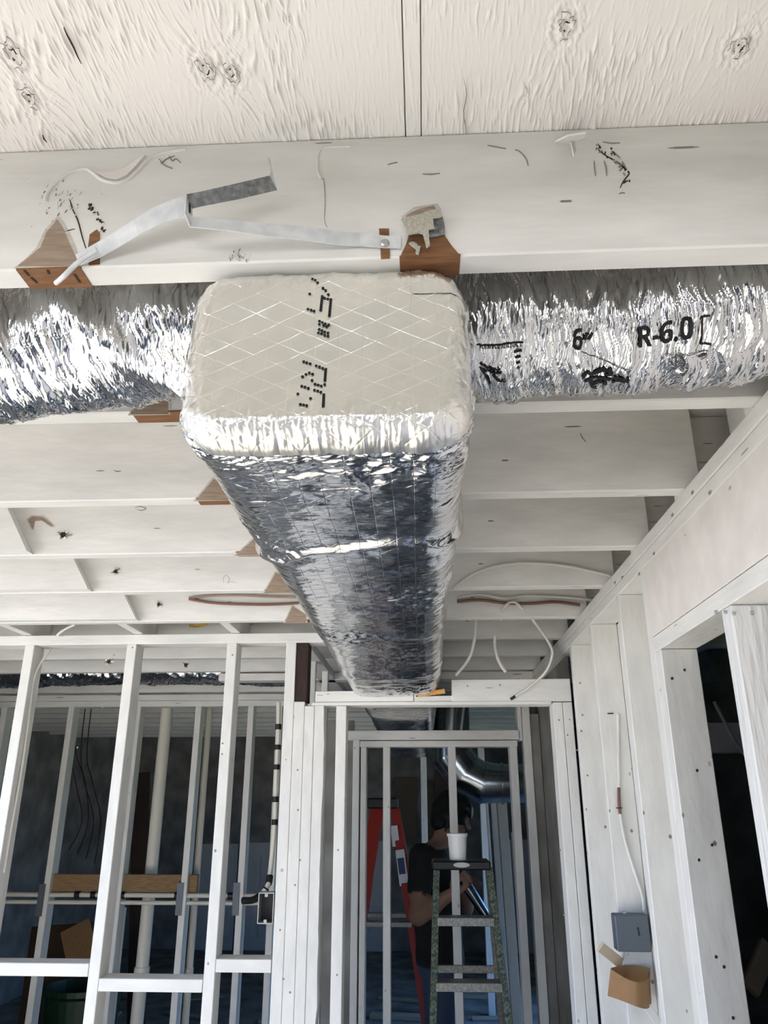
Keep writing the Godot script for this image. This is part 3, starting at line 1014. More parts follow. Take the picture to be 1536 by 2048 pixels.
# ---------------------------------------------------------------- foil-wrapped main duct
const DX := -0.112
const DH := 0.514

func outline(s: float, hw: float, hh: float, rc: float) -> Array:
	# point and outward normal on a rounded rectangle; s in 0..1 from the middle of the top, clockwise seen from the camera
	var a := 2.0 * (hw - rc)
	var b := 2.0 * (hh - rc)
	var arc := PI * rc / 2.0
	var total := 2.0 * a + 2.0 * b + 4.0 * arc
	var q := fposmod(s * total + a / 2.0, total)
	var sides := [[a, Vector2(1, 0), Vector2(0, 1), Vector2(-a / 2.0, hh)], [b, Vector2(0, -1), Vector2(1, 0), Vector2(hw, b / 2.0)], [a, Vector2(-1, 0), Vector2(0, -1), Vector2(a / 2.0, -hh)], [b, Vector2(0, 1), Vector2(-1, 0), Vector2(-hw, -b / 2.0)]]
	for e in sides:
		if q <= e[0]:
			return [e[3] + e[1] * q, e[2]]
		q -= e[0]
		if q <= arc:
			var ang := q / rc
			var n: Vector2 = e[2] * cos(ang) + e[1] * sin(ang)
			return [e[3] + e[1] * e[0] - e[2] * rc + n * rc, n]
		q -= arc
	return [Vector2(-a / 2.0, hh), Vector2(0, 1)]

func foil_relief(s: float, d: float, peri: float) -> float:
	var u := s * peri
	var near := clampf(1.0 - (d - 0.84) / 0.09, 0.0, 1.0)
	var r := 0.0
	r += 0.0006 * crumple.get_noise_2d(u * 9.0, d * 48.0)
	r += 0.0007 * wrinkle.get_noise_2d(u * 9.0 + 5, d * 30.0)
	r += 0.0045 * soft.get_noise_2d(u * 3.2, d * 4.0)
	r += 0.0032 * near * crumple.get_noise_2d(u * 26.0 + 3, d * 40.0)
	r += 0.0040 * (cells.get_noise_2d(u * 9.0, d * 11.0)) * clampf(0.5 + 1.2 * soft.get_noise_2d(u * 2.0 + 3, d * 2.2), 0.1, 1.0)
	r += 0.0060 * clampf(1.0 - (d - 0.84) / 0.2, 0.0, 1.0) * soft.get_noise_2d(u * 13.0 + 8, d * 15.0)
	r += 0.0034 * crumple.get_noise_2d(u * 17.0 + 2, d * 20.0) * smoothstep(0.0, 0.5, soft.get_noise_2d(u * 3.0 + 9, d * 2.4))
	# gathered seam of the wrap, wandering round the duct
	var sd := 1.27 + 0.10 * sin(u * 8.0 + 0.6) + 0.03 * soft.get_noise_1d(u * 6.0)
	var sq := (d - sd) / 0.017
	r += 0.0100 * exp(-sq * sq) - 0.004 * exp(-(sq - 2.0) * (sq - 2.0) * 0.5)
	for e in [1.95, 2.62]:
		var z: float = (d - e - 0.05 * sin(u * 5.0 + e)) / 0.03
		r += 0.0045 * exp(-z * z)
	return r

func main_duct():
	var o := thing("main_duct", "large rectangular duct wrapped in crinkled silver foil insulation running into the hallway", "duct", v(DX, DH - 0.125, 2.0))
	var hw := 0.177
	var hh := 0.126
	var peri := 1.13
	var dist := func(a: float) -> float:
		return 0.8215 + 1.5 * a * a * 1.2 + 0.6 * a + 3.0 * a * a * a * a     # finer steps close by
	var pos := func(a, b):
		var d: float = dist.call(a)
		var lip := 0.0
		if d < 0.85:
			var q2: float = clampf((0.85 - d) / 0.03, 0.0, 1.0)
			lip = 0.0015 + 0.028 * (1.0 - sqrt(maxf(0.0, 1.0 - q2 * q2)))
		var g := outline(b, hw - lip, hh - lip, 0.058)
		var drop := -0.075 * smoothstep(3.6, 6.0, d)
		var bow := 0.006 * sin(d * 2.3) * (1.0 if g[0].x < 0 else 0.5)
		var r := foil_relief(b, d, peri)
		var q: Vector2 = g[0] + g[1] * r
		q.y -= 0.010 * (1.0 - pow(clampf(absf(q.x) / hw, 0, 1), 2.0)) * (1.0 if q.y < 0 else 0.0) * smoothstep(0.9, 1.6, d)
		if g[1].y < 0:
			q.y += 0.016 * absf(g[1].y) * (1.0 - smoothstep(0.84, 1.06, d)) * smoothstep(0.82, 0.86, d)
		return v(DX + q.x + signf(q.x) * bow, DH + q.y + drop, d)
	var uv := func(a, b):
		return Vector2(b * peri * 4.2, dist.call(a) * 4.2)
	world_mesh(o, "foil_wrap", grid_mesh(620, 240, pos, uv, false), mats.foil)
	# closed end facing the open room
	var cap := func(a, b):
		var u: float = a * 2.0 - 1.0
		var t: float = b * 2.0 - 1.0
		var rc := 0.058
		var p := Vector2(u * hw, t * hh)
		var q := Vector2(maxf(absf(p.x) - (hw - rc), 0), maxf(absf(p.y) - (hh - rc), 0)) / rc
		if q.x > 0 and q.y > 0:
			q = Vector2(q.x * sqrt(1.0 - q.y * q.y / 2.0), q.y * sqrt(1.0 - q.x * q.x / 2.0)) * rc
			p = Vector2(signf(p.x) * (hw - rc + q.x), signf(p.y) * (hh - rc + q.y))
		var e := maxf(absf(u), absf(t))
		var ed := Vector2(maxf(0, hw - absf(p.x)), maxf(0, hh - absf(p.y)))
		var edge := minf(ed.x, ed.y)
		if absf(p.x) > hw - rc and absf(p.y) > hh - rc:
			edge = rc - Vector2(absf(p.x) - hw + rc, absf(p.y) - hh + rc).length()
		var k := clampf(1.0 - edge / 0.03, 0.0, 1.0)
		var d := 0.803 + 0.034 * (1.0 - sqrt(maxf(0.0, 1.0 - k * k)))
		var rough := smoothstep(0.0, 1.0, clampf(1.0 - edge / 0.05, 0, 1))
		rough = maxf(rough, smoothstep(-0.55, -0.95, t))
		var rel := 0.0022 * soft.get_noise_2d(p.x * 9, p.y * 11) + 0.0002 * crumple.get_noise_2d(p.x * 24, p.y * 17)
		rel += rough * (0.0016 * crumple.get_noise_2d(p.x * 42 + 9, p.y * 26) + 0.0012 * wrinkle.get_noise_2d(p.x * 70, p.y * 45))
		rel += 0.0011 * smoothstep(-0.55, -0.85, t) * wrinkle.get_noise_2d(p.x * 150, p.y * 22 + 4)
		var wob := 1.0 + rough * 0.02 * soft.get_noise_2d(p.x * 22 + 4, p.y * 22)
		return v(DX + p.x * wob, DH + p.y * wob, d + rel - 0.012 * smoothstep(0.0, -1.0, t) * (1.0 - k))
	var cm := grid_mesh(300, 220, cap, func(a, b): return Vector2(a * 2.0 * hw * 4.2, b * 2.0 * hh * 4.2), true)
	var ce := world_mesh(o, "end_cap", cm, mats.foil_cap)
	# rows of inkjet dots printed sideways on the cap
	var st := SurfaceTool.new()
	st.begin(Mesh.PRIMITIVE_TRIANGLES)
	var dots := [[415, 172], [450, 193], [482, 229], [550, 295], [583, 325], [617, 376], [381, 373], [360, 575], [400, 585], [438, 598], [545, 410], [572, 422], [612, 436], [651, 444], [508, 730], [545, 750], [580, 765], [625, 775], [505, 770], [560, 785], [600, 800], [505, 835], [540, 850], [575, 868], [616, 878], [495, 880], [535, 888], [575, 908], [615, 918], [307, 1250], [346, 1262], [388, 1275], [467, 1303], [508, 1314], [548, 1333], [590, 1345], [295, 1450], [338, 1420], [380, 1398], [421, 1414], [416, 1497], [455, 1548], [495, 1562], [535, 1577], [578, 1557], [287, 1578], [328, 1590], [370, 1606], [450, 1634], [492, 1646], [532, 1664], [242, 1690], [404, 1752], [277, 1832], [318, 1843], [357, 1853]]
	for y in range(400, 600, 26):
		dots.append([540 - (y - 400) * 0.1, y])
	for y in range(450, 670, 26):
		dots.append([652 - (y - 450) * 0.09, y])
	for y in range(1345, 1520, 26):
		dots.append([588 - (y - 1345) * 0.05, y])
	for y in range(1700, 1870, 26):
		dots.append([571 - (y - 1700) * 0.02, y])
	for e in dots:
		var p := pd(560 + e[0] / 6.4, 530 + e[1] / 6.4, 0.803)
		var a := (p.x - DX) / hw * 0.5 + 0.5
		var b := (p.y - EYE - DH) / hh * 0.5 + 0.5
		if a <= 0 or a >= 1 or b <= 0.02 or b >= 0.98:
			continue
		var c: Vector3 = cap.call(a, b)
		var ring := []
		for k in 9:
			var q := TAU * k / 9.0
			ring.append(c + Vector3(cos(q) * 0.0019, sin(q) * 0.0019, 0.0012))
		poly(st, ring, Vector3.BACK)
	world_mesh(ce, "ink_print", st.commit(), mats.ink).set_meta("kind", "stuff")
	# tape patch and taped seam line near the upper corner
	var corner := func(a, b):
		return cap.call(0.80 + 0.165 * a, 0.80 + 0.17 * b) + Vector3(0, 0, 0.0012)
	world_mesh(o, "foil_tape", grid_mesh(40, 40, corner, func(a, b): return Vector2(a * 0.1, b * 0.1), true), mats.foil_cap)

# ---------------------------------------------------------------- flexible ducts
var flex_shapes := {}

func flex_point(which: String, x: float, phi: float, lift := 0.0) -> Vector3:
	# phi 0 faces the photographer, PI/2 is up
	var h := 0.0
	var d := 1.02
	var r := 0.112
	var tw := 0.0
	if which == "printed":
		h = 0.685 + 0.03 * smoothstep(0.28, 0.60, x) + 0.004 * smoothstep(0.5, 0.9, x)
		d = 1.015 + 0.01 * soft.get_noise_1d(x * 3.0)
		r = 0.113 + 0.006 * sin(x * 17.0) - 0.02 * smoothstep(0.16, 0.04, x)
		tw = x * 14.0
	else:
		h = 0.70 - 0.05 * smoothstep(-0.34, -0.70, x) - 0.07 * smoothstep(-0.7, -1.4, x)
		d = 1.01 + 0.012 * soft.get_noise_1d(x * 3.0 + 7)
		r = 0.112 + 0.007 * sin(x * 15.0 + 1.0) - 0.02 * smoothstep(-0.42, -0.30, x)
		tw = x * 14.0 + 50.0
	var u := x + 0.012 * soft.get_noise_2d(x * 6.0, phi * 1.5) + 0.03 * sin(phi * 1.2) * smoothstep(0.32, 0.6, absf(x))
	var arc := phi * r
	var rel := 0.0
	rel += 0.0022 * crumple.get_noise_2d(u * 46.0, arc * 6.0 + tw)
	rel += 0.0034 * wrinkle.get_noise_2d(u * 34.0, arc * 5.0 + tw)
	rel += 0.0085 * soft.get_noise_2d(u * 8.0, arc * 6.0 + tw)
	rel += 0.0011 * crumple.get_noise_2d(u * 90.0 + 3, arc * 9.0 + tw)
	rel += 0.0005 * crumple.get_noise_2d(u * 110.0, arc * 30.0)
	if which != "printed":
		# big diagonal fold half way along
		var f := (x + 0.50 + 0.9 * (arc + 0.02)) / 0.03
		rel += 0.016 * exp(-f * f)
	r += rel + lift
	return v(x, h + sin(phi) * r, d - cos(phi) * r)

func flex_ducts():
	var specs := [["printed", 0.045, 0.69, "silver foil flexible duct printed 6 inch R-6.0 meeting the main duct"], ["plain", -1.5, -0.285, "crumpled silver foil flexible duct with a diagonal fold, no printing"]]
	for s in specs:
		var o := thing("flexible_duct", s[3], "duct", flex_point(s[0], (s[1] + s[2]) / 2.0, -PI / 2), "flexible branch ducts")
		var pos := func(a, b):
			return flex_point(s[0], lerpf(s[1], s[2], a), (b - 0.5) * TAU)
		world_mesh(o, "foil_sleeve", grid_mesh(760, 170, pos, func(a, b): return Vector2(a * (s[2] - s[1]) * 6.0, b * 4.5), false), mats.flex_foil)
		if s[0] == "printed":
			printing(o)
			var c := []
			for e in [[0.10, 0.66], [0.04, 0.645], [-0.02, 0.63]]:
				c.append(v(e[0], e[1], 1.015))
			world_mesh(o, "collar", tube(c, 0.078, 24), mats.galvanised)
		else:
			var c := []
			for e in [[-0.34, 0.68], [-0.27, 0.655], [-0.21, 0.63]]:
				c.append(v(e[0], e[1], 1.01))
			world_mesh(o, "collar", tube(c, 0.078, 24), mats.galvanised)

func subdivide(tris: Array, most: float) -> Array:
	var out := []
	var todo := tris.duplicate()
	while todo.size():
		var t: Array = todo.pop_back()
		var l := [t[0].distance_to(t[1]), t[1].distance_to(t[2]), t[2].distance_to(t[0])]
		var k := l.find(l.max())
		if l[k] <= most:
			out.append(t)
			continue
		var m: Vector2 = (t[k] + t[(k + 1) % 3]) / 2.0
		todo.append([t[k], m, t[(k + 2) % 3]])
		todo.append([m, t[(k + 1) % 3], t[(k + 2) % 3]])
	return out

func flex_phi(px, py) -> Vector2:
	# where the sight line of a photo pixel meets the printed duct: (x, phi)
	var best := Vector2.ZERO
	var least := 1e9
	var r := ray(px, py)
	for k in 121:
		var phi := lerpf(-1.6, 1.2, k / 120.0)
		var d := 1.015 - cos(phi) * 0.113
		var p := r * (d / -r.z) + Vector3(0, EYE, 0)
		var h := 0.685 + 0.03 * smoothstep(0.28, 0.60, p.x) + 0.004 * smoothstep(0.5, 0.9, p.x)
		var miss := absf(p.y - EYE - (h + sin(phi) * 0.113))
		if miss < least:
			least = miss
			best = Vector2(p.x, phi)
	return best

func print_on(o, called, flat_tris: Array, mt):
	var st := SurfaceTool.new()
	st.begin(Mesh.PRIMITIVE_TRIANGLES)
	for t in subdivide(flat_tris, 0.0035):
		var q := []
		for p in t:
			q.append(flex_point("printed", p.x, p.y / 0.113, 0.0016))
		var n: Vector3 = (q[2] - q[0]).cross(q[1] - q[0]).normalized()
		if n.z < 0:
			n = -n
		poly(st, q, n)
	world_mesh(o, called, st.commit(), mt)

func words(o, called, txt, px, py, size_px, mt, bold := true, tilt := 0.0):
	var f := SystemFont.new()
	f.font_names = PackedStringArray(["Droid Sans"])
	f.font_weight = 700 if bold else 400
	var tm := TextMesh.new()
	tm.text = txt
	tm.font = f
	tm.font_size = 64
	tm.pixel_size = 0.01
	tm.depth = 0.0
	tm.horizontal_alignment = HORIZONTAL_ALIGNMENT_LEFT
	var arr := tm.get_mesh_arrays()
	var p: PackedVector3Array = arr[Mesh.ARRAY_VERTEX]
	var ix: PackedInt32Array = arr[Mesh.ARRAY_INDEX]
	if p.is_empty():
		return
	var lo := Vector2(1e9, 1e9)
	var hi := -lo
	for q in p:
		lo = lo.min(Vector2(q.x, q.y))
		hi = hi.max(Vector2(q.x, q.y))
	var at := flex_phi(px, py)
	var k: float = size_px / 1480.0 / (hi.y - lo.y)
	var tris := []
	for i in range(0, ix.size(), 3):
		var t := []
		for e in 3:
			var q := p[ix[i + e]]
			var w := (Vector2(q.x, q.y) - lo) * k * Vector2(1.0, 1.35)
			t.append(Vector2(at.x, at.y * 0.113) + w.rotated(tilt))
		tris.append(t)
	print_on(o, called, tris, mt)

func ink_line(pix: Array, width) -> Array:
	var tris := []
	for i in pix.size() - 1:
		var a := flex_phi(pix[i][0], pix[i][1])
		var b := flex_phi(pix[i + 1][0], pix[i + 1][1])
		var p := Vector2(a.x, a.y * 0.113)
		var q := Vector2(b.x, b.y * 0.113)
		var s = (q - p).orthogonal().normalized() * width / 2.0
		tris.append([p - s, p + s, q + s])
		tris.append([p - s, q + s, q - s])
	return tris

func printing(o):
	words(o, "lettering", "6", 1144, 699, 33, mats.ink)
	print_on(o, "lettering", ink_line([[1171, 680], [1178, 663]], 0.0045) + ink_line([[1180, 679], [1187, 662]], 0.0045), mats.ink)
	words(o, "lettering", "R-6.0", 1280, 696, 36, mats.ink, true, 0.09)
	print_on(o, "lettering", ink_line([[1418, 632], [1402, 633], [1402, 688], [1420, 686]], 0.0028), mats.ink)
	print_on(o, "lettering", ink_line([[955, 689], [985, 687], [1015, 683], [1046, 680]], 0.0022), mats.ink)
	words(o, "lettering", "FLEXIBLE AIR DUCT", 960, 697, 7, mats.ink, true, 0.03)
	for k in 4:
		print_on(o, "lettering", ink_line([[1028 + k * 2, 700 + k * 10], [1042 - k, 697 + k * 10]], 0.0036), mats.ink)
	for e in [[[960, 722], [975, 732], [1000, 736]], [[965, 735], [985, 742], [1003, 741]], [[960, 730], [972, 748], [980, 765]], [[985, 745], [995, 755], [1010, 760]]]:
		print_on(o, "lettering", ink_line(e, 0.0035), mats.ink)
	# dark crumpled emblem
	for e in [[[1166, 752], [1175, 742], [1190, 748], [1215, 740], [1225, 735]], [[1170, 760], [1185, 752], [1200, 757], [1225, 754], [1258, 752]], [[1180, 762], [1190, 768], [1200, 762], [1215, 765]], [[1183, 755], [1186, 775], [1195, 776]], [[1225, 762], [1240, 758], [1258, 757]], [[1190, 745], [1205, 738], [1222, 741], [1228, 744], [1210, 748]]]:
		print_on(o, "emblem", ink_line(e, 0.005), mats.ink)
	print_on(o, "emblem", ink_line([[1165, 700], [1185, 712], [1225, 725], [1262, 738]], 0.0012), mats.grey_ink)
	# approval mark: two letters in a ring, with ruled lines
	var ring := []
	for k in 17:
		var a := TAU * k / 16.0
		ring.append([1356 + 12 * cos(a), 724 + 9 * sin(a)])
	print_on(o, "approval_mark", ink_line(ring, 0.0014), mats.grey_ink)
	words(o, "approval_mark", "UL", 1350, 728, 8, mats.grey_ink)
	print_on(o, "approval_mark", ink_line([[1332, 713], [1365, 707], [1415, 701]], 0.0013), mats.grey_ink)
	for k in 3:
		print_on(o, "approval_mark", ink_line([[1340, 738 + k * 5], [1372, 736 + k * 5]], 0.0011), mats.grey_ink)
	print_on(o, "approval_mark", ink_line([[1395, 712], [1412, 706]], 0.003) + ink_line([[1400, 718], [1410, 715]], 0.002), mats.grey_ink)

func strap_and_scrap():
	var d: float = JD[0]
	var s := thing("metal_strap", "bent galvanised hanger strap sprayed with white paint, screwed to the joist", "strap", pd(500, 450, d - 0.03))
	# right arm: screw -> fold
	var rows := []
	for e in [[802, 473, 497, 0.004], [770, 472, 496, 0.004], [720, 466, 492, 0.006], [690, 465, 491, 0.010], [650, 458, 486, 0.018], [600, 452, 479, 0.026], [540, 448, 473, 0.036], [460, 441, 462, 0.05], [380, 434, 454, 0.064]]:
		rows.append([pd(e[0], e[1], d - e[3]), pd(e[0], e[2], d - e[3] + 0.001)])
	world_mesh(s, "arm", band(rows, 0.0016), mats.strap_paint)
	# short folded piece with a slot
	rows = [[pd(372, 391, d - 0.070), pd(384, 412, d - 0.045)], [pd(369, 428, d - 0.074), pd(384, 431, d - 0.05)], [pd(380, 454, d - 0.066), pd(385, 434, d - 0.06)]]
	world_mesh(s, "fold", band(rows, 0.0016), mats.strap_paint)
	world_mesh(s, "slot", band([[pd(376.5, 405, d - 0.063), pd(380, 409, d - 0.056)], [pd(376.5, 425, d - 0.063), pd(380, 427, d - 0.056)]], 0.0024), mats.crack)
	# upper arm, bare metal, with a turned-up end
	rows = [[pd(373, 389, d - 0.068), pd(384, 417, d - 0.062)], [pd(400, 384, d - 0.066), pd(400, 413, d - 0.060)], [pd(470, 368, d - 0.060), pd(478, 398, d - 0.054)], [pd(538, 352, d - 0.054), pd(554, 380, d - 0.048)]]
	world_mesh(s, "arm", band(rows, 0.0016), mats.strap_metal)
	rows = [[pd(540, 351, d - 0.054), pd(553, 379, d - 0.046)], [pd(541, 345, d - 0.052), pd(546, 354, d - 0.03)], [pd(537, 315, d - 0.048), pd(540, 322, d - 0.028)]]
	world_mesh(s, "turned_end", band(rows, 0.0016), mats.strap_paint)
	# second strap run down to the lower edge
	rows = []
	for e in [[376, 390, 433, 0.052], [350, 398, 436, 0.05], [310, 414, 449, 0.044], [270, 438, 470, 0.036], [230, 465, 494, 0.022], [195, 485, 513, 0.012], [160, 505, 528, 0.008], [151, 510, 531, 0.007]]:
		rows.append([pd(e[0], e[1], d - e[3]), pd(e[0] + 8, e[2], d - e[3] + 0.002)])
	world_mesh(s, "arm", band(rows, 0.0016), mats.strap_paint)
	var curl := [pd(194, 499, d - 0.022), pd(186, 505, d - 0.02), pd(170, 515, d - 0.018), pd(150, 530, d - 0.016), pd(128, 552, d - 0.012), pd(112, 566, d + 0.002)]
	world_mesh(s, "tongue", tube(smooth_path(curl, 6), 0.0034, 8), mats.strap_paint)
	put(s, "screw", lathe([[0.0, 0.0035], [0.004, 0.003], [0.0058, 0.001], [0.006, 0.0], [0.0, 0.0]], 16), mats.screw, pd(769.5, 486, d - 0.005), Basis(Vector3.RIGHT, PI / 2))
	# torn sheet-metal scrap
	var o := thing("metal_scrap", "torn paint-speckled sheet metal scrap nailed over bare brown wood", "scrap metal", pd(850, 475, d - 0.01))
	var z := d - 0.014
	var q := []
	for e in [[804, 438], [840, 430], [858, 422], [882, 419], [884, 434], [876, 437], [866, 438], [868, 456], [870, 458], [857, 461], [858, 478], [860, 492], [853, 498], [850, 485], [846, 470], [838, 466], [830, 468], [816, 471]]:
		var p := pd(e[0], e[1], z)
		q.append(Vector2(p.x, p.y))
	world_mesh(o, "plate", prism(q, -z, -z + 0.0016), mats.scrap_paint)
	world_mesh(o, "bent_edge", sheet([pd(804, 438, z - 0.001), pd(817, 472, z - 0.001), pd(814, 466, d - 0.002), pd(803, 444, d - 0.002)], Vector3(-0.001, 0, 0.0005)), mats.strap_paint)
	var q2 := []
	for e in [[864, 436], [884, 430], [889, 450], [890, 470], [870, 474], [846, 476], [850, 455]]:
		var p := pd(e[0], e[1], d - 0.004)
		q2.append(Vector2(p.x, p.y))
	world_mesh(o, "plate", prism(q2, -d + 0.003, -d + 0.005), mats.strap_metal)
	var q3 := []
	for e in [[818, 487], [826, 485], [834, 489], [836, 493], [841, 494], [839, 504], [837, 509], [831, 506], [833, 499], [826, 493]]:
		var p := pd(e[0], e[1], d - 0.004)
		q3.append(Vector2(p.x, p.y))
	world_mesh(o, "torn_tag", prism(q3, -d + 0.002, -d + 0.006), mats.scrap_paint)

func cables():
	var e: float = JD[4] - 0.006
	cable("wall_cable", "white cable arching across a joist face to the panelled wall", [pd(905, 1178, e), pd(940, 1152, e), pd(985, 1134, e), pd(1040, 1126, e), pd(1100, 1128, e), pd(1160, 1137, e), pd(1222, 1152, e)])
	var g: float = JD[5] - 0.006
	cable("wall_cable", "white cable looping down to a cut end over the door header", [pd(1002, 1240, g + 0.1), pd(1006, 1218, g - 0.01), pd(1022, 1204, g - 0.02), pd(1040, 1212, g), pd(1075, 1252, 2.92), pd(1100, 1290, 2.98), pd(1104, 1312, 3.0), pd(1090, 1345, 3.04), pd(1058, 1374, 3.07), pd(1030, 1393, 3.09)], 0.005, null, true)
	cable("wall_cable", "pale cable hanging beside the main duct into the doorway header", [pd(952, 1235, 2.95), pd(951, 1262, 2.96), pd(946, 1292, 2.98), pd(936, 1320, 3.01), pd(912, 1350, 3.08)], 0.006)
	cable("wall_cable", "short pale cable stub hanging free with a frayed end", [pd(990, 1272, 2.93), pd(990, 1292, 2.93), pd(995, 1315, 2.93), pd(1003, 1332, 2.93), pd(1012, 1344, 2.93)], 0.006)
	cable("joist_cable", "brown cable stapled along the last joist near the panelled wall", [pd(914, 1203, g), pd(960, 1200, g), pd(1010, 1206, g), pd(1060, 1207, g), pd(1110, 1204, g), pd(1160, 1210, g)], 0.006, mats.copper)
	cable("joist_cable", "white cable running above the brown one on the last joist", [pd(914, 1196, g), pd(960, 1189, g), pd(1010, 1197, g - 0.006), pd(1050, 1192, g), pd(1120, 1194, g), pd(1185, 1200, g)], 0.005)
	cable("joist_cable", "paired brown cables fanning from a hole on the last joist", [pd(378, 1196, g), pd(420, 1191, g), pd(480, 1190, g), pd(540, 1193, g), pd(596, 1194, g)], 0.0055, mats.old_wood)
	cable("joist_cable", "brown cable sagging below the pair on the last joist", [pd(378, 1198, g), pd(420, 1205, g), pd(470, 1208, g), pd(540, 1209, g), pd(598, 1206, g)], 0.0055, mats.copper)
	cable("wall_cable", "white cable dropping through the plate and down the bay stud", [pd(150, 1249, 3.0), pd(135, 1256, 3.02), pd(117, 1268, 3.09), pd(105, 1287, 3.2), pd(98, 1302, 3.16), pd(76, 1336, 3.14), pd(67, 1366, 3.14), pd(61, 1410, 3.14), pd(52, 1480, 3.14), pd(40, 1560, 3.14), pd(24, 1650, 3.14), pd(8, 1745, 3.14)], 0.005)
	cable("yellow_cable", "short yellow cable end poking out above the plate", [pd(380, 1251, 3.2), pd(395, 1252, 3.18), pd(414, 1247, 3.17)], 0.006, mats.yellow)

func hallway():
	var d := 4.15
	var b := 4.24
	var w := thing("wall_hallway", "second white stud wall with double header inside the hallway", "wall", v(0.1, -EYE, 4.2), "", "structure")
	var hl := pd(675, 1470, d).x
	var hr := pd(1040, 1470, d).x
	lum(w, "header_plate", pd(680, 1470, d).x, hr, pd(800, 1480, d).y - EYE, pd(800, 1461, d).y - EYE, d, b, mats.paint_x)
	lum(w, "header_plate", pd(720, 1470, d).x, pd(1034, 1470, d).x, pd(800, 1494, d).y - EYE, pd(800, 1481.5, d).y - EYE, d - 0.002, b, mats.paint_x)
	var top: float = pd(800, 1494, d).y - EYE
	for e in [[722, 733, 1494], [766, 780, 1494], [896, 911, 1494], [1019, 1034, 1494]]:
		lum(w, "stud", pd(e[0], e[2], d).x, pd(e[1], e[2], d).x, -EYE, top, d, b, mats.paint_y)
	lum(w, "stud", pd(706, 1494, d).x, pd(719, 1494, d).x, -EYE, pd(700, 1478, d).y - EYE, d, b, mats.paint_y)
	lum(w, "stud", pd(1046, 1470, d).x, pd(1062, 1470, d).x, -EYE, 0.6, d, b, mats.paint_y)
	lum(w, "stud", pd(1034, 1420, d).x, pd(1042, 1420, d).x, top + 0.03, 0.6, d, b, mats.paint_y)
	lum(w, "stud", pd(1062.5, 1470, d).x, 0.598, -EYE, 0.42, d + 0.01, b, mats.plaster)
	lum(w, "sheathing", -0.56, pd(705, 1494, d).x, -EYE, 0.40, b, b + 0.015, mats.plaster)
	lum(w, "top_plate", -1.1, 0.58, 0.60, 0.64, d, b, mats.paint_x)
	# studs along the hallway's near side, seen through the gap above the doorway
	var s := thing("wall_hallway_side", "short hallway side studs under the plates behind the hallway post", "wall", v(-0.6, -EYE, 3.8), "", "structure")
	for e in [[619, 632, 1318, 3.55], [644, 656, 1350, 3.85]]:
		lum(s, "stud", pd(e[0], e[2], e[3]).x, pd(e[1], e[2], e[3]).x, -EYE, 0.6, e[3], e[3] + 0.038, mats.paint_y)
	lum(s, "top_plate", -0.56, -0.47, 0.60, 0.64, 3.2, 4.9, mats.paint_z)
	# galvanised round duct: drop, gored elbow, run
	var dd := 5.06
	var o := thing("round_duct", "shiny galvanised round duct with a gored elbow turning behind the studs", "duct", pd(950, 1600, dd))
	var path := [pd(906, 1395, dd), pd(902, 1470, dd), pd(904, 1512, dd), pd(930, 1548, dd), pd(966, 1566, dd), pd(1004, 1567, dd), pd(1060, 1567, dd)]
	var rad := [0.105, 0.115, 0.122, 0.124, 0.122, 0.113, 0.113]
	for i in path.size() - 1:
		var seg: ArrayMesh = gore(path, rad, i)
		world_mesh(o, "gore", seg, mats.galvanised)
		if i > 0:
			var t: Vector3 = (path[i + 1] - path[i - 1]).normalized() * 0.007
			world_mesh(o, "seam", tube([path[i] - t, path[i] + t], rad[i] + 0.009, 28), mats.galvanised)
	var vp := thing("vent_pipe", "shiny galvanised vertical pipe behind the doorway header", "pipe", pd(925, 1460, 4.7))
	world_mesh(vp, "pipe", tube([pd(932, 1380, 4.75) + Vector3(0.0, 0.26, 0), pd(932, 1380, 4.75), pd(921, 1470, 4.75)], 0.028, 16), mats.galvanised)
	# metal studs stood against the side wall
	var k := 0
	for e in [[971, 975, 5.6], [981, 991, 5.45], [994, 1012, 5.3], [1022, 1031, 5.1]]:
		var t := thing("loose_stud", "pale stud leaning in a row under the round duct, %s from the ladder" % ["first", "second", "third", "fourth"][k], "stud", pd(e[0], 2048, e[2]), "studs leaning under the round duct")
		bar(t, "timber", pd((e[0] + e[1]) / 2.0, 1600 if k < 3 else 1665, e[2] + 0.05), Vector3(pd((e[0] + e[1]) / 2.0 + 22, 2048, e[2]).x + 0.03, 0.002, -e[2] + 0.1), (e[1] - e[0]) * e[2] / 1640.0, 0.06, mats.paint_y)
		k += 1

func gore(path: Array, rad: Array, i: int) -> ArrayMesh:
	# one mitred cylinder section: each ring lies in the bisecting plane of its joint
	var sides := 32
	var st := SurfaceTool.new()
	st.begin(Mesh.PRIMITIVE_TRIANGLES)
	st.set_smooth_group(0)
	var t: Vector3 = (path[i + 1] - path[i]).normalized()
	var a := t.cross(Vector3.BACK).normalized()
	var c := t.cross(a)
	var rings := []
	for e in [i, i + 1]:
		var prev: Vector3 = (path[e] - path[maxi(e - 1, 0)]).normalized() if e > 0 else t
		var nxt: Vector3 = (path[mini(e + 1, path.size() - 1)] - path[e]).normalized() if e < path.size() - 1 else t
		var n := (prev + nxt).normalized()
		var ring := []
		for k in sides:
			var q := TAU * k / sides
			var p: Vector3 = path[e] + (a * cos(q) + c * sin(q)) * rad[e]
			p -= t * (p - path[e]).dot(n) / t.dot(n)
			ring.append(p)
		rings.append(ring)
	for k in sides:
		var k2 := (k + 1) % sides
		var n0: Vector3 = a * cos(TAU * k / sides) + c * sin(TAU * k / sides)
		var n1: Vector3 = a * cos(TAU * k2 / sides) + c * sin(TAU * k2 / sides)
		for e in [[rings[0][k], n0], [rings[1][k], n0], [rings[1][k2], n1], [rings[0][k], n0], [rings[1][k2], n1], [rings[0][k2], n1]]:
			st.set_normal(e[1])
			st.add_vertex(e[0])
	return st.commit()

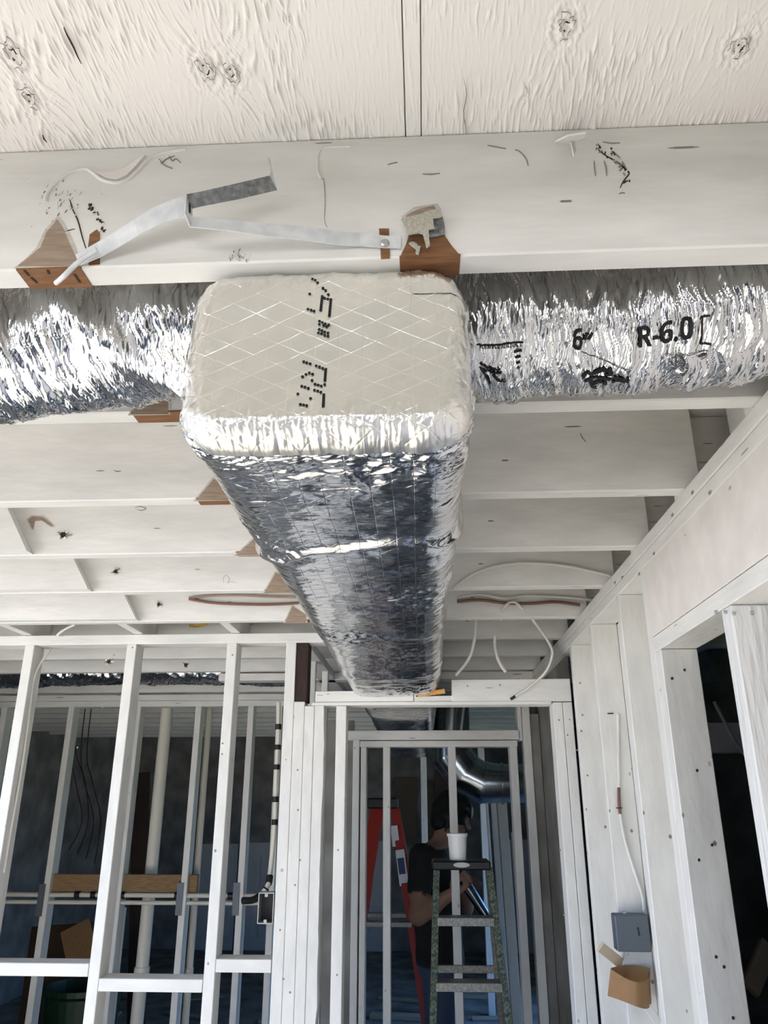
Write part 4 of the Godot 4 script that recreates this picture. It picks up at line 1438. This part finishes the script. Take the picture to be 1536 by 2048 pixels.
func back_left():
	var d := 5.0
	var b := 5.09
	var w := thing("wall_pipe_room", "white stud wall with double top plate, pipes running through it", "wall", v(-1.8, -EYE, 5.05), "", "structure")
	lum(w, "top_plate", -3.9, -0.62, 0.60, 0.639, d, b, mats.paint_x)
	lum(w, "top_plate", -3.9, -0.62, 0.562, 0.5985, d, b, mats.paint_x)
	for px in [3, 137, 270, 391, 496]:
		var x := pd(px, 1417, d).x
		lum(w, "stud", x, x + 0.038, -EYE, 0.562, d, b, mats.paint_y)
	lum(w, "stud", pd(553, 1417, d).x, pd(553, 1417, d).x + 0.038, -EYE, 0.562, d, b, mats.paint_y)
	for e in [[75, 1800], [353, 1798], [466, 1798]]:
		var p := pd(e[0] + 6, e[1], d - 0.002)
		put(w, "nail_plate", cbox(Vector3(0.04, 0.175, 0.003), 0.001), mats.plate_steel, p)
	# pipes
	var pipes := [[334, 1417, 305, 1648, 0.038, 5.16, "thick white plastic drain pipe behind the pipe room studs"], [419, 1417, 395, 1700, 0.021, 5.15, "thin white plastic water pipe beside the thick drain"]]
	for e in pipes:
		var x := pd(e[0], e[1], e[5]).x
		var o := thing("plastic_pipe", e[6], "pipe", v(x, -EYE, e[5]))
		world_mesh(o, "pipe", tube([v(x, -EYE, e[5]), v(x, 0.60, e[5])], e[4], 20), mats.pvc)
		world_mesh(o, "coupling", tube([v(x, -1.05, e[5]), v(x, -0.93, e[5])], e[4] * 1.18, 20), mats.pvc)
	var xp := pd(224, 2048, 5.2).x
	var tp := thing("plastic_pipe", "slim white pipe rising beside the green bin", "pipe", v(xp, -EYE, 5.2))
	world_mesh(tp, "pipe", tube([v(xp, -EYE, 5.2), v(xp, -0.62, 5.2)], 0.014, 12), mats.pvc)
	# plank let in behind the studs
	var pa := pd(92, 1783, 5.075)
	var pb := pd(400, 1744, 5.075)
	var pk := lum(self, "wood_plank", pa.x, pb.x, pa.y - EYE, pb.y - EYE - 0.012, 5.03, 5.068, mats.pine)
	tag(pk, "unpainted brown plank fixed across the pipe room studs", "plank")
	# two conduits along the studs
	for e in [[1791, 0.013, "upper pale conduit along the pipe room studs with black clips"], [1806, 0.012, "lower pale conduit along the pipe room studs"]]:
		var y: float = pd(250, e[0], 5.0).y - EYE
		var o := thing("conduit", e[2], "conduit", v(-1.8, y, 5.02))
		world_mesh(o, "pipe", tube([v(-3.4, y, 5.02), v(-0.66, y, 5.02)], e[1], 12), mats.pvc)
		if e[1] == 0.013:
			for px in [150, 182, 240, 350, 456]:
				var x := pd(px, e[0], 5.02).x
				world_mesh(o, "clip", tube([v(x, y, 5.02), v(x + 0.03, y, 5.02)], 0.019, 12), mats.black_plastic)
	# dark insulated duct lying in the joist bay behind the stud wall
	var fl := thing("insulated_duct", "silver foil duct lying across the joists behind the stud wall", "duct", v(-1.6, 0.6, 4.3))
	var pos := func(a, c):
		var x: float = lerpf(-3.6, -0.60, a)
		var phi: float = (c - 0.5) * TAU
		var r: float = 0.108 + 0.006 * crumple.get_noise_2d(x * 40.0, phi * 1.2) + 0.01 * soft.get_noise_2d(x * 5.0, phi)
		return v(x, 0.705 + 0.008 * sin(x * 3.0) + sin(phi) * r, 4.29 - cos(phi) * r)
	world_mesh(fl, "foil_sleeve", grid_mesh(260, 60, pos, func(a, c): return Vector2(a * 10, c * 3), false), mats.foil)
	# things standing in the pipe room
	var cb := thing("cardboard_box", "dark brown cardboard box leaning behind the pipe room studs", "box", pd(130, 1930, 6.2))
	var c0 := pd(95, 1925, 6.2)
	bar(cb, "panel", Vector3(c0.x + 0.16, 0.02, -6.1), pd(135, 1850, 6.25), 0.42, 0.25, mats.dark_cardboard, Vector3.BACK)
	bar(cb, "flap", pd(150, 1852, 6.1), pd(166, 1925, 6.0), 0.03, 0.2, mats.cardboard, Vector3.RIGHT)
	var bin := thing("green_bin", "dark green plastic bin on the pipe room floor", "bin", Vector3(pd(160, 2000, 5.7).x, 0, -5.7))
	put(bin, "tub", lathe([[0.0, 0.0], [0.2, 0.0], [0.24, 0.62], [0.26, 0.64], [0.26, 0.67], [0.235, 0.67], [0.2, 0.1], [0.0, 0.1]], 28), mats.green_bin, Vector3(pd(165, 2000, 5.7).x, 0, -5.7))
	# tangle of old wires hanging in the dark
	for k in 4:
		var px := 150.0 + k * 12
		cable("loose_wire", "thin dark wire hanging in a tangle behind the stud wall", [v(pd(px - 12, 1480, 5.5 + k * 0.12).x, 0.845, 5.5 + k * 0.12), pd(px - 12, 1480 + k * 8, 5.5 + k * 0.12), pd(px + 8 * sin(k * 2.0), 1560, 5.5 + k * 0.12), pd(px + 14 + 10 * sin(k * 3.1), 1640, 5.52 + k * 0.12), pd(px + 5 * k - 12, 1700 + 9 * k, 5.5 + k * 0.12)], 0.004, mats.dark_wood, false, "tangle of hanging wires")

func ladders():
	# near stepladder with speckled rails
	var o := thing("stepladder", "paint-speckled stepladder with black top holding a white tub", "ladder", Vector3(pd(930, 2048, 3.5).x, 0, -3.6))
	var dt := 3.68
	var db := 3.52
	var rails := [[873, 866], [978, 1017]]
	var ends := []
	for r in rails:
		var t := pd(r[0], 1738, dt)
		var q := pd(r[1], 2048, db)
		var foot := t + (q - t) * (t.y / (t.y - q.y))
		foot.y = 0.002
		ends.append([t, foot])
		bar(o, "front_rail", t, foot, 0.028, 0.06, mats.speckled_green)
	var cp0 := pd(864, 1740, dt - 0.05)
	var cp1 := pd(981, 1722, dt - 0.05)
	lum(o, "top_cap", cp0.x, cp1.x, cp0.y - EYE, cp1.y - EYE, dt - 0.06, dt + 0.12, mats.black_plastic, 0.006)
	put(o, "cap_badge", lathe([[0.0, 0.002], [0.02, 0.0015], [0.021, 0.0], [0.0, 0.0]], 20), mats.rim_metal, pd(923, 1730, dt - 0.061), Basis(Vector3(1.7, 0, 0), Vector3(0, 0, 1), Vector3(0, -0.5, 0)))
	for y in [1850.0, 1980.0, 2130.0, 2330.0]:
		var at := func(e): 
			var k: float = (y - 1738.0) / (2048.0 - 1738.0)
			var top: Vector3 = e[0]
			var q: Vector3 = e[1]
			var hh: float = pd(900, y, lerpf(dt, db, minf(k, 2.0))).y
			return top + (q - top) * ((top.y - hh) / (top.y - q.y))
		var a: Vector3 = at.call(ends[0])
		var b: Vector3 = at.call(ends[1])
		if a.y < 0.1:
			continue
		lum(o, "step", a.x + 0.008, b.x - 0.008, a.y - EYE, a.y - EYE + 0.032, -a.z - 0.035, -a.z + 0.05, mats.aluminium)
	for k in 2:
		var t: Vector3 = ends[k][0] + Vector3(0, 0, -0.09)
		var f: Vector3 = Vector3(ends[k][1].x + (0.01 if k == 0 else -0.01), 0.002, -4.08)
		bar(o, "rear_rail", t, f, 0.022, 0.03, mats.aluminium)
		bar(o, "spreader", t.lerp(f, 0.32), ends[k][0].lerp(ends[k][1], 0.3), 0.014, 0.005, mats.aluminium, Vector3.RIGHT)
	var ra: Vector3 = (ends[0][0] + Vector3(0, 0, -0.09)).lerp(Vector3(ends[0][1].x, 0, -4.08), 0.27)
	var rb: Vector3 = (ends[1][0] + Vector3(0, 0, -0.09)).lerp(Vector3(ends[1][1].x, 0, -4.08), 0.27)
	bar(o, "rear_brace", ra, rb, 0.03, 0.012, mats.aluminium)
	# tub on the ladder's cap
	var tp := pd(916, 1722, dt)
	tp.y = cp1.y
	var tub := thing("plastic_tub", "white plastic tub standing on the speckled stepladder", "tub", tp)
	put(tub, "body", lathe([[0.0, 0.0], [0.034, 0.0], [0.036, 0.004], [0.0415, 0.1], [0.0415, 0.104], [0.0395, 0.104], [0.034, 0.006], [0.0, 0.006]], 28), mats.white_plastic, tp)
	put(tub, "rim", lathe([[0.0415, 0.094], [0.0455, 0.095], [0.0455, 0.107], [0.0395, 0.107], [0.0395, 0.1]], 28), mats.white_plastic, tp)
	# orange fibreglass ladder farther in
	var g := thing("stepladder", "orange fibreglass stepladder with black top behind the studs", "ladder", Vector3(pd(775, 1900, 5.3).x, 0, -5.3))
	var cp := pd(766, 1606, 5.3)
	lum(g, "top_cap", pd(736, 1606, 5.3).x, pd(796, 1606, 5.3).x, pd(760, 1617, 5.3).y - EYE, pd(760, 1596, 5.3).y - EYE, 5.2, 5.42, mats.black_plastic, 0.008)
	var rl := [[pd(755, 1617, 5.25), pd(726, 1790, 5.1), 0.085], [pd(790, 1617, 5.25), pd(822, 1830, 5.1), 0.06]]
	for r in rl:
		var t: Vector3 = r[0]
		var q: Vector3 = r[1]
		var foot := t + (q - t) * (t.y / (t.y - q.y))
		foot.y = 0.002
		bar(g, "front_rail", t, foot, r[2], 0.03, mats.orange)
		var f2 := Vector3(foot.x, 0.002, -6.1)
		bar(g, "rear_rail", t + Vector3(0, 0, -0.12), f2, 0.05, 0.03, mats.orange)
	lum(g, "step", pd(728, 1840, 5.1).x, pd(824, 1840, 5.1).x, pd(770, 1852, 5.1).y - EYE, pd(770, 1842, 5.1).y - EYE, 5.05, 5.14, mats.aluminium)
	lum(g, "step", pd(728, 1840, 5.1).x, pd(824, 1840, 5.1).x, pd(770, 1835, 5.4).y - EYE, pd(770, 1826, 5.4).y - EYE, 5.38, 5.44, mats.aluminium)
	var l0 := pd(794, 1706, 5.14)
	put(g, "warning_label", cbox(Vector3(0.055, 0.2, 0.004), 0.0005), mats.label_white, pd(804, 1735, 5.13), Basis(Vector3.BACK, 0.13))
	put(g, "warning_label", cbox(Vector3(0.04, 0.09, 0.005), 0.0005), mats.label_blue, pd(803, 1732, 5.128), Basis(Vector3.BACK, 0.13))
	put(g, "warning_label", cbox(Vector3(0.045, 0.12, 0.004), 0.0005), mats.label_white, pd(790, 1672, 5.19), Basis(Vector3.BACK, 0.13))

# ---------------------------------------------------------------- person: bones joined as a distance field, meshed with surface nets
func field_mesh(st: SurfaceTool, bones: Array, cell: float, blend: float, colour: Callable):
	var lo := Vector3(1e9, 1e9, 1e9)
	var hi := -lo
	for e in bones:
		var r: float = maxf(e[2], e[3]) + blend + cell * 2
		lo = lo.min(e[0] - Vector3(r, r, r)).min(e[1] - Vector3(r, r, r))
		hi = hi.max(e[0] + Vector3(r, r, r)).max(e[1] + Vector3(r, r, r))
	var n := Vector3i(((hi - lo) / cell).ceil()) + Vector3i.ONE
	var f := PackedFloat32Array()
	f.resize(n.x * n.y * n.z)
	f.fill(1.0)
	for e in bones:
		var a: Vector3 = e[0]
		var b: Vector3 = e[1]
		var ra: float = e[2]
		var rb: float = e[3]
		var sq: Vector3 = e[4] if e.size() > 4 else Vector3.ONE      # squash of the cross-section
		var r := maxf(ra, rb) * 1.6 + blend + cell * 2
		var i0 := Vector3i(((a.min(b) - Vector3(r, r, r) - lo) / cell).floor()).clamp(Vector3i.ZERO, n - Vector3i.ONE)
		var i1 := Vector3i(((a.max(b) + Vector3(r, r, r) - lo) / cell).ceil()).clamp(Vector3i.ZERO, n - Vector3i.ONE)
		var ab := (b - a) / sq
		var l2 := maxf(ab.length_squared(), 1e-9)
		for x in range(i0.x, i1.x + 1):
			for y in range(i0.y, i1.y + 1):
				for z in range(i0.z, i1.z + 1):
					var p := (lo + Vector3(x, y, z) * cell - a) / sq
					var t := clampf(p.dot(ab) / l2, 0.0, 1.0)
					var dd := (p - ab * t).length() - lerpf(ra, rb, t)
					var k := (x * n.y + y) * n.z + z
					var g := f[k]
					var hh := clampf(0.5 + 0.5 * (g - dd) / blend, 0.0, 1.0)
					f[k] = lerpf(g, dd, hh) - blend * hh * (1.0 - hh) if absf(g - dd) < blend else minf(g, dd)
	var ids := {}
	var pts := PackedVector3Array()
	var idx := PackedInt32Array()
	var sy := n.z
	var sx := n.y * n.z
	var offs := [0, sx, sy, sx + sy, 1, sx + 1, sy + 1, sx + sy + 1]
	var edges := [[0, 1], [2, 3], [4, 5], [6, 7], [0, 2], [1, 3], [4, 6], [5, 7], [0, 4], [1, 5], [2, 6], [3, 7]]
	for x in n.x - 1:
		for y in n.y - 1:
			for z in n.z - 1:
				var k := x * sx + y * sy + z
				var inside := 0
				for o in offs:
					if f[k + o] < 0.0:
						inside += 1
				if inside == 0 or inside == 8:
					continue
				var s := Vector3.ZERO
				var c := 0
				for e in edges:
					var fa := f[k + offs[e[0]]]
					var fb := f[k + offs[e[1]]]
					if (fa < 0.0) != (fb < 0.0):
						var t := fa / (fa - fb)
						var pa := Vector3(e[0] & 1, (e[0] >> 1) & 1, e[0] >> 2)
						var pb := Vector3(e[1] & 1, (e[1] >> 1) & 1, e[1] >> 2)
						s += pa.lerp(pb, t)
						c += 1
				ids[k] = pts.size()
				pts.append(lo + (Vector3(x, y, z) + s / c) * cell)
	for k in ids:
		for ax in 3:
			var step: int = [sx, sy, 1][ax]
			var u: int = [sy, 1, sx][ax]
			var w: int = [1, sx, sy][ax]
			if k + step >= f.size():
				continue
			var fa := f[k]
			var fb := f[k + step]
			if (fa < 0.0) == (fb < 0.0) or not (ids.has(k - u) and ids.has(k - w) and ids.has(k - u - w)):
				continue
			var q := [ids[k], ids[k - u], ids[k - u - w], ids[k - w]]
			if fa < 0.0:
				idx.append_array(PackedInt32Array([q[0], q[1], q[2], q[0], q[2], q[3]]))
			else:
				idx.append_array(PackedInt32Array([q[0], q[2], q[1], q[0], q[3], q[2]]))
	var nr := PackedVector3Array()
	nr.resize(pts.size())
	for i in range(0, idx.size(), 3):
		var g := (pts[idx[i + 2]] - pts[idx[i]]).cross(pts[idx[i + 1]] - pts[idx[i]])
		for e in 3:
			nr[idx[i + e]] += g
	for i in idx:
		st.set_normal(nr[i].normalized())
		st.set_color(colour.call(pts[i]))
		st.add_vertex(pts[i])

func person():
	var d := 4.86
	var o := thing("person", "person with dark chin-length hair in a black t-shirt and jeans, working with a metal piece", "person", Vector3(pd(878, 1915, d).x, 0, -d))
	var head := pd(903, 1632, d)
	var neck := pd(882, 1684, d)
	var chest := pd(868, 1742, d)
	var waist := pd(876, 1850, d)
	var hip := pd(880, 1915, d)
	var s1 := pd(842, 1712, 4.72)
	var e1 := pd(836, 1832, 4.64)
	var w1 := pd(905, 1786, 4.58)
	var h1 := pd(926, 1764, 4.58)
	var s2 := pd(896, 1708, 5.0)
	var e2 := pd(930, 1815, 5.02)
	var w2 := pd(938, 1776, 4.80)
	var h2 := pd(940, 1756, 4.70)
	var k1 := Vector3(hip.x - 0.01, 0.50, -4.76)
	var k2 := Vector3(hip.x + 0.07, 0.50, -4.97)
	var a1 := Vector3(hip.x - 0.03, 0.09, -4.74)
	var a2 := Vector3(hip.x + 0.08, 0.09, -5.0)
	var st := SurfaceTool.new()
	st.begin(Mesh.PRIMITIVE_TRIANGLES)
	var skin := Color(0.30, 0.175, 0.125)
	var shirt := Color(0.008, 0.008, 0.010)
	var jean := Color(0.055, 0.085, 0.15)
	var shoe := Color(0.03, 0.03, 0.03)
	var forearm := e1 + (s1 - e1) * 0.22
	var col := func(p: Vector3):
		if p.y < 0.11:
			return shoe
		if p.y < hip.y - 0.02:
			return jean
		if p.y > neck.y - 0.03 and p.distance_to(neck) < 0.16:
			return skin
		for e in [[s1, e1, w1], [s2, e2, w2]]:
			var up: Vector3 = e[0]
			var el: Vector3 = e[1]
			var wr: Vector3 = e[2]
			var t := clampf((p - el).dot(wr - el) / (wr - el).length_squared(), 0, 1)
			if p.distance_to(el.lerp(wr, t)) < 0.055 + 0.01 * (1 - t):
				return skin
			var q := clampf((p - up).dot(el - up) / (el - up).length_squared(), 0, 1)
			if q > 0.66 and p.distance_to(up.lerp(el, q)) < 0.065:
				return skin
		return shirt
	var body := [
		[neck + Vector3(0.01, 0.03, 0), neck + Vector3(-0.02, -0.06, 0), 0.052, 0.062],
		[chest + Vector3(0, 0.07, 0.09), chest + Vector3(0, 0.07, -0.09), 0.085, 0.085],
		[chest, waist, 0.135, 0.125, Vector3(1, 1, 1.15)],
		[waist, hip, 0.125, 0.135, Vector3(1, 1, 1.15)],
		[s1, s1.lerp(e1, 0.55), 0.068, 0.062], [s1.lerp(e1, 0.5), e1, 0.054, 0.042], [e1, e1.lerp(w1, 0.35), 0.043, 0.045], [e1.lerp(w1, 0.35), w1, 0.045, 0.029],
		[s2, s2.lerp(e2, 0.55), 0.068, 0.062], [s2.lerp(e2, 0.5), e2, 0.054, 0.042], [e2, w2, 0.043, 0.029],
		[hip + Vector3(0, -0.02, 0.09), k1, 0.105, 0.068], [hip + Vector3(0.01, -0.02, -0.09), k2, 0.105, 0.068],
		[k1, a1, 0.066, 0.045], [k2, a2, 0.066, 0.045],
		[a1 + Vector3(-0.02, -0.045, 0), a1 + Vector3(0.18, -0.055, 0.02), 0.043, 0.035], [a2 + Vector3(-0.02, -0.045, 0), a2 + Vector3(0.18, -0.055, 0), 0.043, 0.035]]
	field_mesh(st, body, 0.013, 0.035, col)
	# head: skull, jaw, nose, brow, chin, ear, facing +x and a little down
	var fx := Vector3(0.94, -0.30, 0.16).normalized()
	var fu := Vector3(0.28, 0.95, 0.0).normalized()
	var fz := fx.cross(fu).normalized()
	var hd := [
		[head + fu * 0.035 - fx * 0.012, head + fu * 0.03 + fx * 0.025, 0.082, 0.076],
		[head - fu * 0.03 + fx * 0.02, head - fu * 0.085 + fx * 0.05, 0.062, 0.036],
		[head + fx * 0.088 + fu * 0.0, head + fx * 0.112 - fu * 0.028, 0.008, 0.014],
		[head + fx * 0.085 - fu * 0.055 + fz * 0.014, head + fx * 0.085 - fu * 0.055 - fz * 0.014, 0.010, 0.010],
		[head + fx * 0.082 + fu * 0.022 + fz * 0.035, head + fx * 0.082 + fu * 0.022 - fz * 0.035, 0.013, 0.013],
		[head + fz * 0.078 - fu * 0.01, head + fz * 0.080 - fu * 0.04 + fx * 0.01, 0.014, 0.010],
		[head - fz * 0.078 - fu * 0.01, head - fz * 0.080 - fu * 0.04 + fx * 0.01, 0.014, 0.010],
		[head - fu * 0.06 - fx * 0.015, neck + Vector3(0, 0.0, 0), 0.05, 0.055]]
	var eyes := [head + fx * 0.091 + fz * 0.03 + fu * 0.004, head + fx * 0.091 - fz * 0.03 + fu * 0.004]
	var lips := head + fx * 0.096 - fu * 0.056
	var hcol := func(p: Vector3):
		for e in eyes:
			if p.distance_to(e) < 0.012:
				return Color(0.02, 0.015, 0.012)
		if p.distance_to(lips) < 0.016:
			return Color(0.22, 0.09, 0.07)
		return skin
	field_mesh(st, hd, 0.006, 0.012, hcol)
	# hands closed on the metal piece
	for e in [[w1, h1, Vector3(0.2, 0.1, -1)], [w2, h2, Vector3(0.2, -0.1, 1)]]:
		var w: Vector3 = e[0]
		var h: Vector3 = e[1]
		var f: Vector3 = (h - w).normalized()
		var inw: Vector3 = (e[2] - f * e[2].dot(f)).normalized()
		var sd := f.cross(inw).normalized()
		var hb := [[w, w + f * 0.03, 0.027, 0.026], [w + f * 0.03 + sd * 0.022, w + f * 0.085 + sd * 0.028, 0.019, 0.016], [w + f * 0.03 - sd * 0.016, w + f * 0.085 - sd * 0.026, 0.019, 0.015]]
		var lens := [0.026, 0.031, 0.029, 0.022]
		for k in 4:
			var r: Vector3 = w + f * 0.085 + sd * (0.030 - 0.019 * k)
			var m1: Vector3 = r + f * lens[k] * 1.1 + inw * 0.012
			var m2: Vector3 = m1 + inw * lens[k] + f * 0.004
			var m3: Vector3 = m2 + inw * lens[k] * 0.5 - f * lens[k] * 0.7
			hb.append([r, m1, 0.0105, 0.0095])
			hb.append([m1, m2, 0.0095, 0.0088])
			hb.append([m2, m3, 0.0088, 0.0078])
		var t0: Vector3 = w + f * 0.03 + sd * 0.03
		var t1: Vector3 = t0 + sd * 0.022 + f * 0.025 + inw * 0.015
		hb.append([t0, t1, 0.014, 0.0115])
		hb.append([t1, t1 + f * 0.025 + inw * 0.022 - sd * 0.008, 0.011, 0.009])
		field_mesh(st, hb, 0.0045, 0.007, func(_p): return skin)
	world_mesh(o, "body", st.commit(), mats.body)
	# hair: a loose cap of overlapping locks to the jaw
	var hs := SurfaceTool.new()
	hs.begin(Mesh.PRIMITIVE_TRIANGLES)
	var hb := [[head + fu * 0.055 - fx * 0.02, head + fu * 0.06 + fx * 0.03, 0.092, 0.078], [head + fu * 0.02 - fx * 0.045, head - fu * 0.045 - fx * 0.05, 0.082, 0.066]]
	for k in 22:
		var a := lerpf(-2.5, 2.5, k / 21.0)
		var out := -fx * cos(a) + fz * sin(a)
		var p0 := head + fu * 0.05 + out * 0.068
		var p1 := head + fu * (-0.01) + out * 0.092
		var p2 := head - fu * (0.075 - 0.055 * smoothstep(1.7, 2.4, absf(a)) + 0.012 * sin(k * 2.7)) + out * (0.082 + 0.008 * sin(k * 1.9))
		hb.append([p0, p1, 0.026, 0.02])
		hb.append([p1, p2, 0.02, 0.007])
	for k in 7:
		var a := lerpf(-0.9, 0.9, k / 6.0)
		var q := head + fu * 0.09 + fz * a * 0.05
		hb.append([q, q + fx * 0.092 - fu * (0.02 + 0.008 * (k % 2)), 0.024, 0.016])
		hb.append([q + fx * 0.092 - fu * 0.02, q + fx * 0.113 - fu * (0.055 + 0.01 * (k % 3)), 0.015, 0.006])
	field_mesh(hs, hb, 0.007, 0.012, func(_p): return Color.WHITE)
	world_mesh(o, "hair", hs.commit(), mats.hair)
	# the piece held
	var mp := thing("sheet_metal_piece", "curved shiny sheet metal piece held in the person's hands", "sheet metal", pd(950, 1810, 4.62))
	var pos := func(a, b):
		var t: float = a
		var s: float = b - 0.5
		var p := pd(928 + 48 * t + 6 * s, 1762 + 75 * t - 34 * s * (1.0 - 0.3 * t), 4.62)
		return p + Vector3(0, 0, 0.05 * cos(s * 2.6) - 0.02)
	world_mesh(mp, "sheet", grid_mesh(16, 12, pos, func(a, b): return Vector2(a, b), false), mats.galvanised)

func far_things():
	var w := get_node("wall_back")
	# pale panelled doors on the far wall
	var k := 0
	for px in [[395, 475], [480, 560], [690, 780], [1000, 1075]]:
		var x0 := pd(px[0], 1700, 11.05).x
		var x1 := pd(px[1], 1700, 11.05).x
		lum(w, "door_leaf", x0, x1, -EYE, -0.55 + 0.02 * k, 11.06, 11.1, mats.door_paint, 0.004)
		for e in [[0.1, 0.46], [0.54, 0.9]]:
			lum(w, "door_panel", lerpf(x0, x1, e[0]), lerpf(x0, x1, e[1]), -1.65, -0.68, 11.05, 11.065, mats.door_paint, 0.004)
		k += 1
	for e in [[850, 870, 1560, 1760], [790, 835, 1555, 1690], [870, 905, 1540, 1700]]:
		lum(w, "plywood_sheet", pd(e[0], 1600, 11.0).x, pd(e[1] - 2, 1600, 11.0).x, pd(800, e[3], 11.0).y - EYE, pd(800, e[2], 11.0).y - EYE, 11.02, 11.07, mats.ply_wall)
	for px in [590, 842, 960]:
		var x := pd(px, 1600, 8.0).x
		var s := thing("far_post", "pale post standing in the far room, %s along from the pipes" % ["first", "second", "third"][[590, 842, 960].find(px)], "post", v(x, -EYE, 8.0), "posts in the far room")
		lum(s, "timber", x, x + 0.06, -EYE, 0.63, 8.0, 8.09, mats.paint_y)
	# brick-brown boarding and leaning boards seen between the studs
	var o := thing("leaning_board", "dark brown board leaning in the pipe room", "board", v(pd(290, 1700, 6.7).x, -EYE, 6.7))
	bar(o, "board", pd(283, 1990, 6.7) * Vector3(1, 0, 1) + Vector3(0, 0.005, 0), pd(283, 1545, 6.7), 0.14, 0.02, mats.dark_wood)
	# rubble on the far floor
	var r := RandomNumberGenerator.new()
	r.seed = 77
	for i in 18:
		var x := -3.0 + 0.9 * (i % 6) + r.randf_range(-0.12, 0.12)
		var d := 7.1 + 0.75 * (i / 6) + r.randf_range(-0.1, 0.1)
		var s := Vector3(r.randf_range(0.3, 0.62), r.randf_range(0.015, 0.04), r.randf_range(0.06, 0.16))
		var p := thing("debris_board", "broken pale board lying on the far room floor", "debris", v(x, -EYE, d), "debris on the far floor")
		put(p, "board", cbox(s, 0.004), mats.debris_light, v(x, -EYE + s.y / 2.0 + 0.002, d), Basis(Vector3.UP, r.randf_range(-0.5, 0.5)))
	# neighbouring room past the panelled wall
	var n := thing("wall_side_room", "end wall of the side room beyond the panelled opening", "wall", v(2.6, -EYE, 3.4), "", "structure")
	lum(n, "wall_panel", 0.70, 3.4, -EYE, 0.64, 4.6, 4.7, mats.plaster)
	var bm := lum(self, "side_beam", 0.70, 3.4, 0.20, 0.33, 3.7, 3.79, mats.paint_x)
	tag(bm, "grey-white beam crossing the side room beyond the panelled opening", "beam")
	cable("wall_cable", "white cable slanting down past the beam in the side room", [pd(1428, 1403, 3.6), pd(1447, 1440, 3.6), pd(1470, 1482, 3.6), pd(1490, 1510, 3.6)], 0.008)
	var ss := thing("leaning_board", "pale board leaning low in the dark side room", "board", v(1.3, -EYE, 3.0))
	bar(ss, "board", pd(1500, 1980, 3.0), pd(1536, 1890, 3.1), 0.06, 0.02, mats.lath)
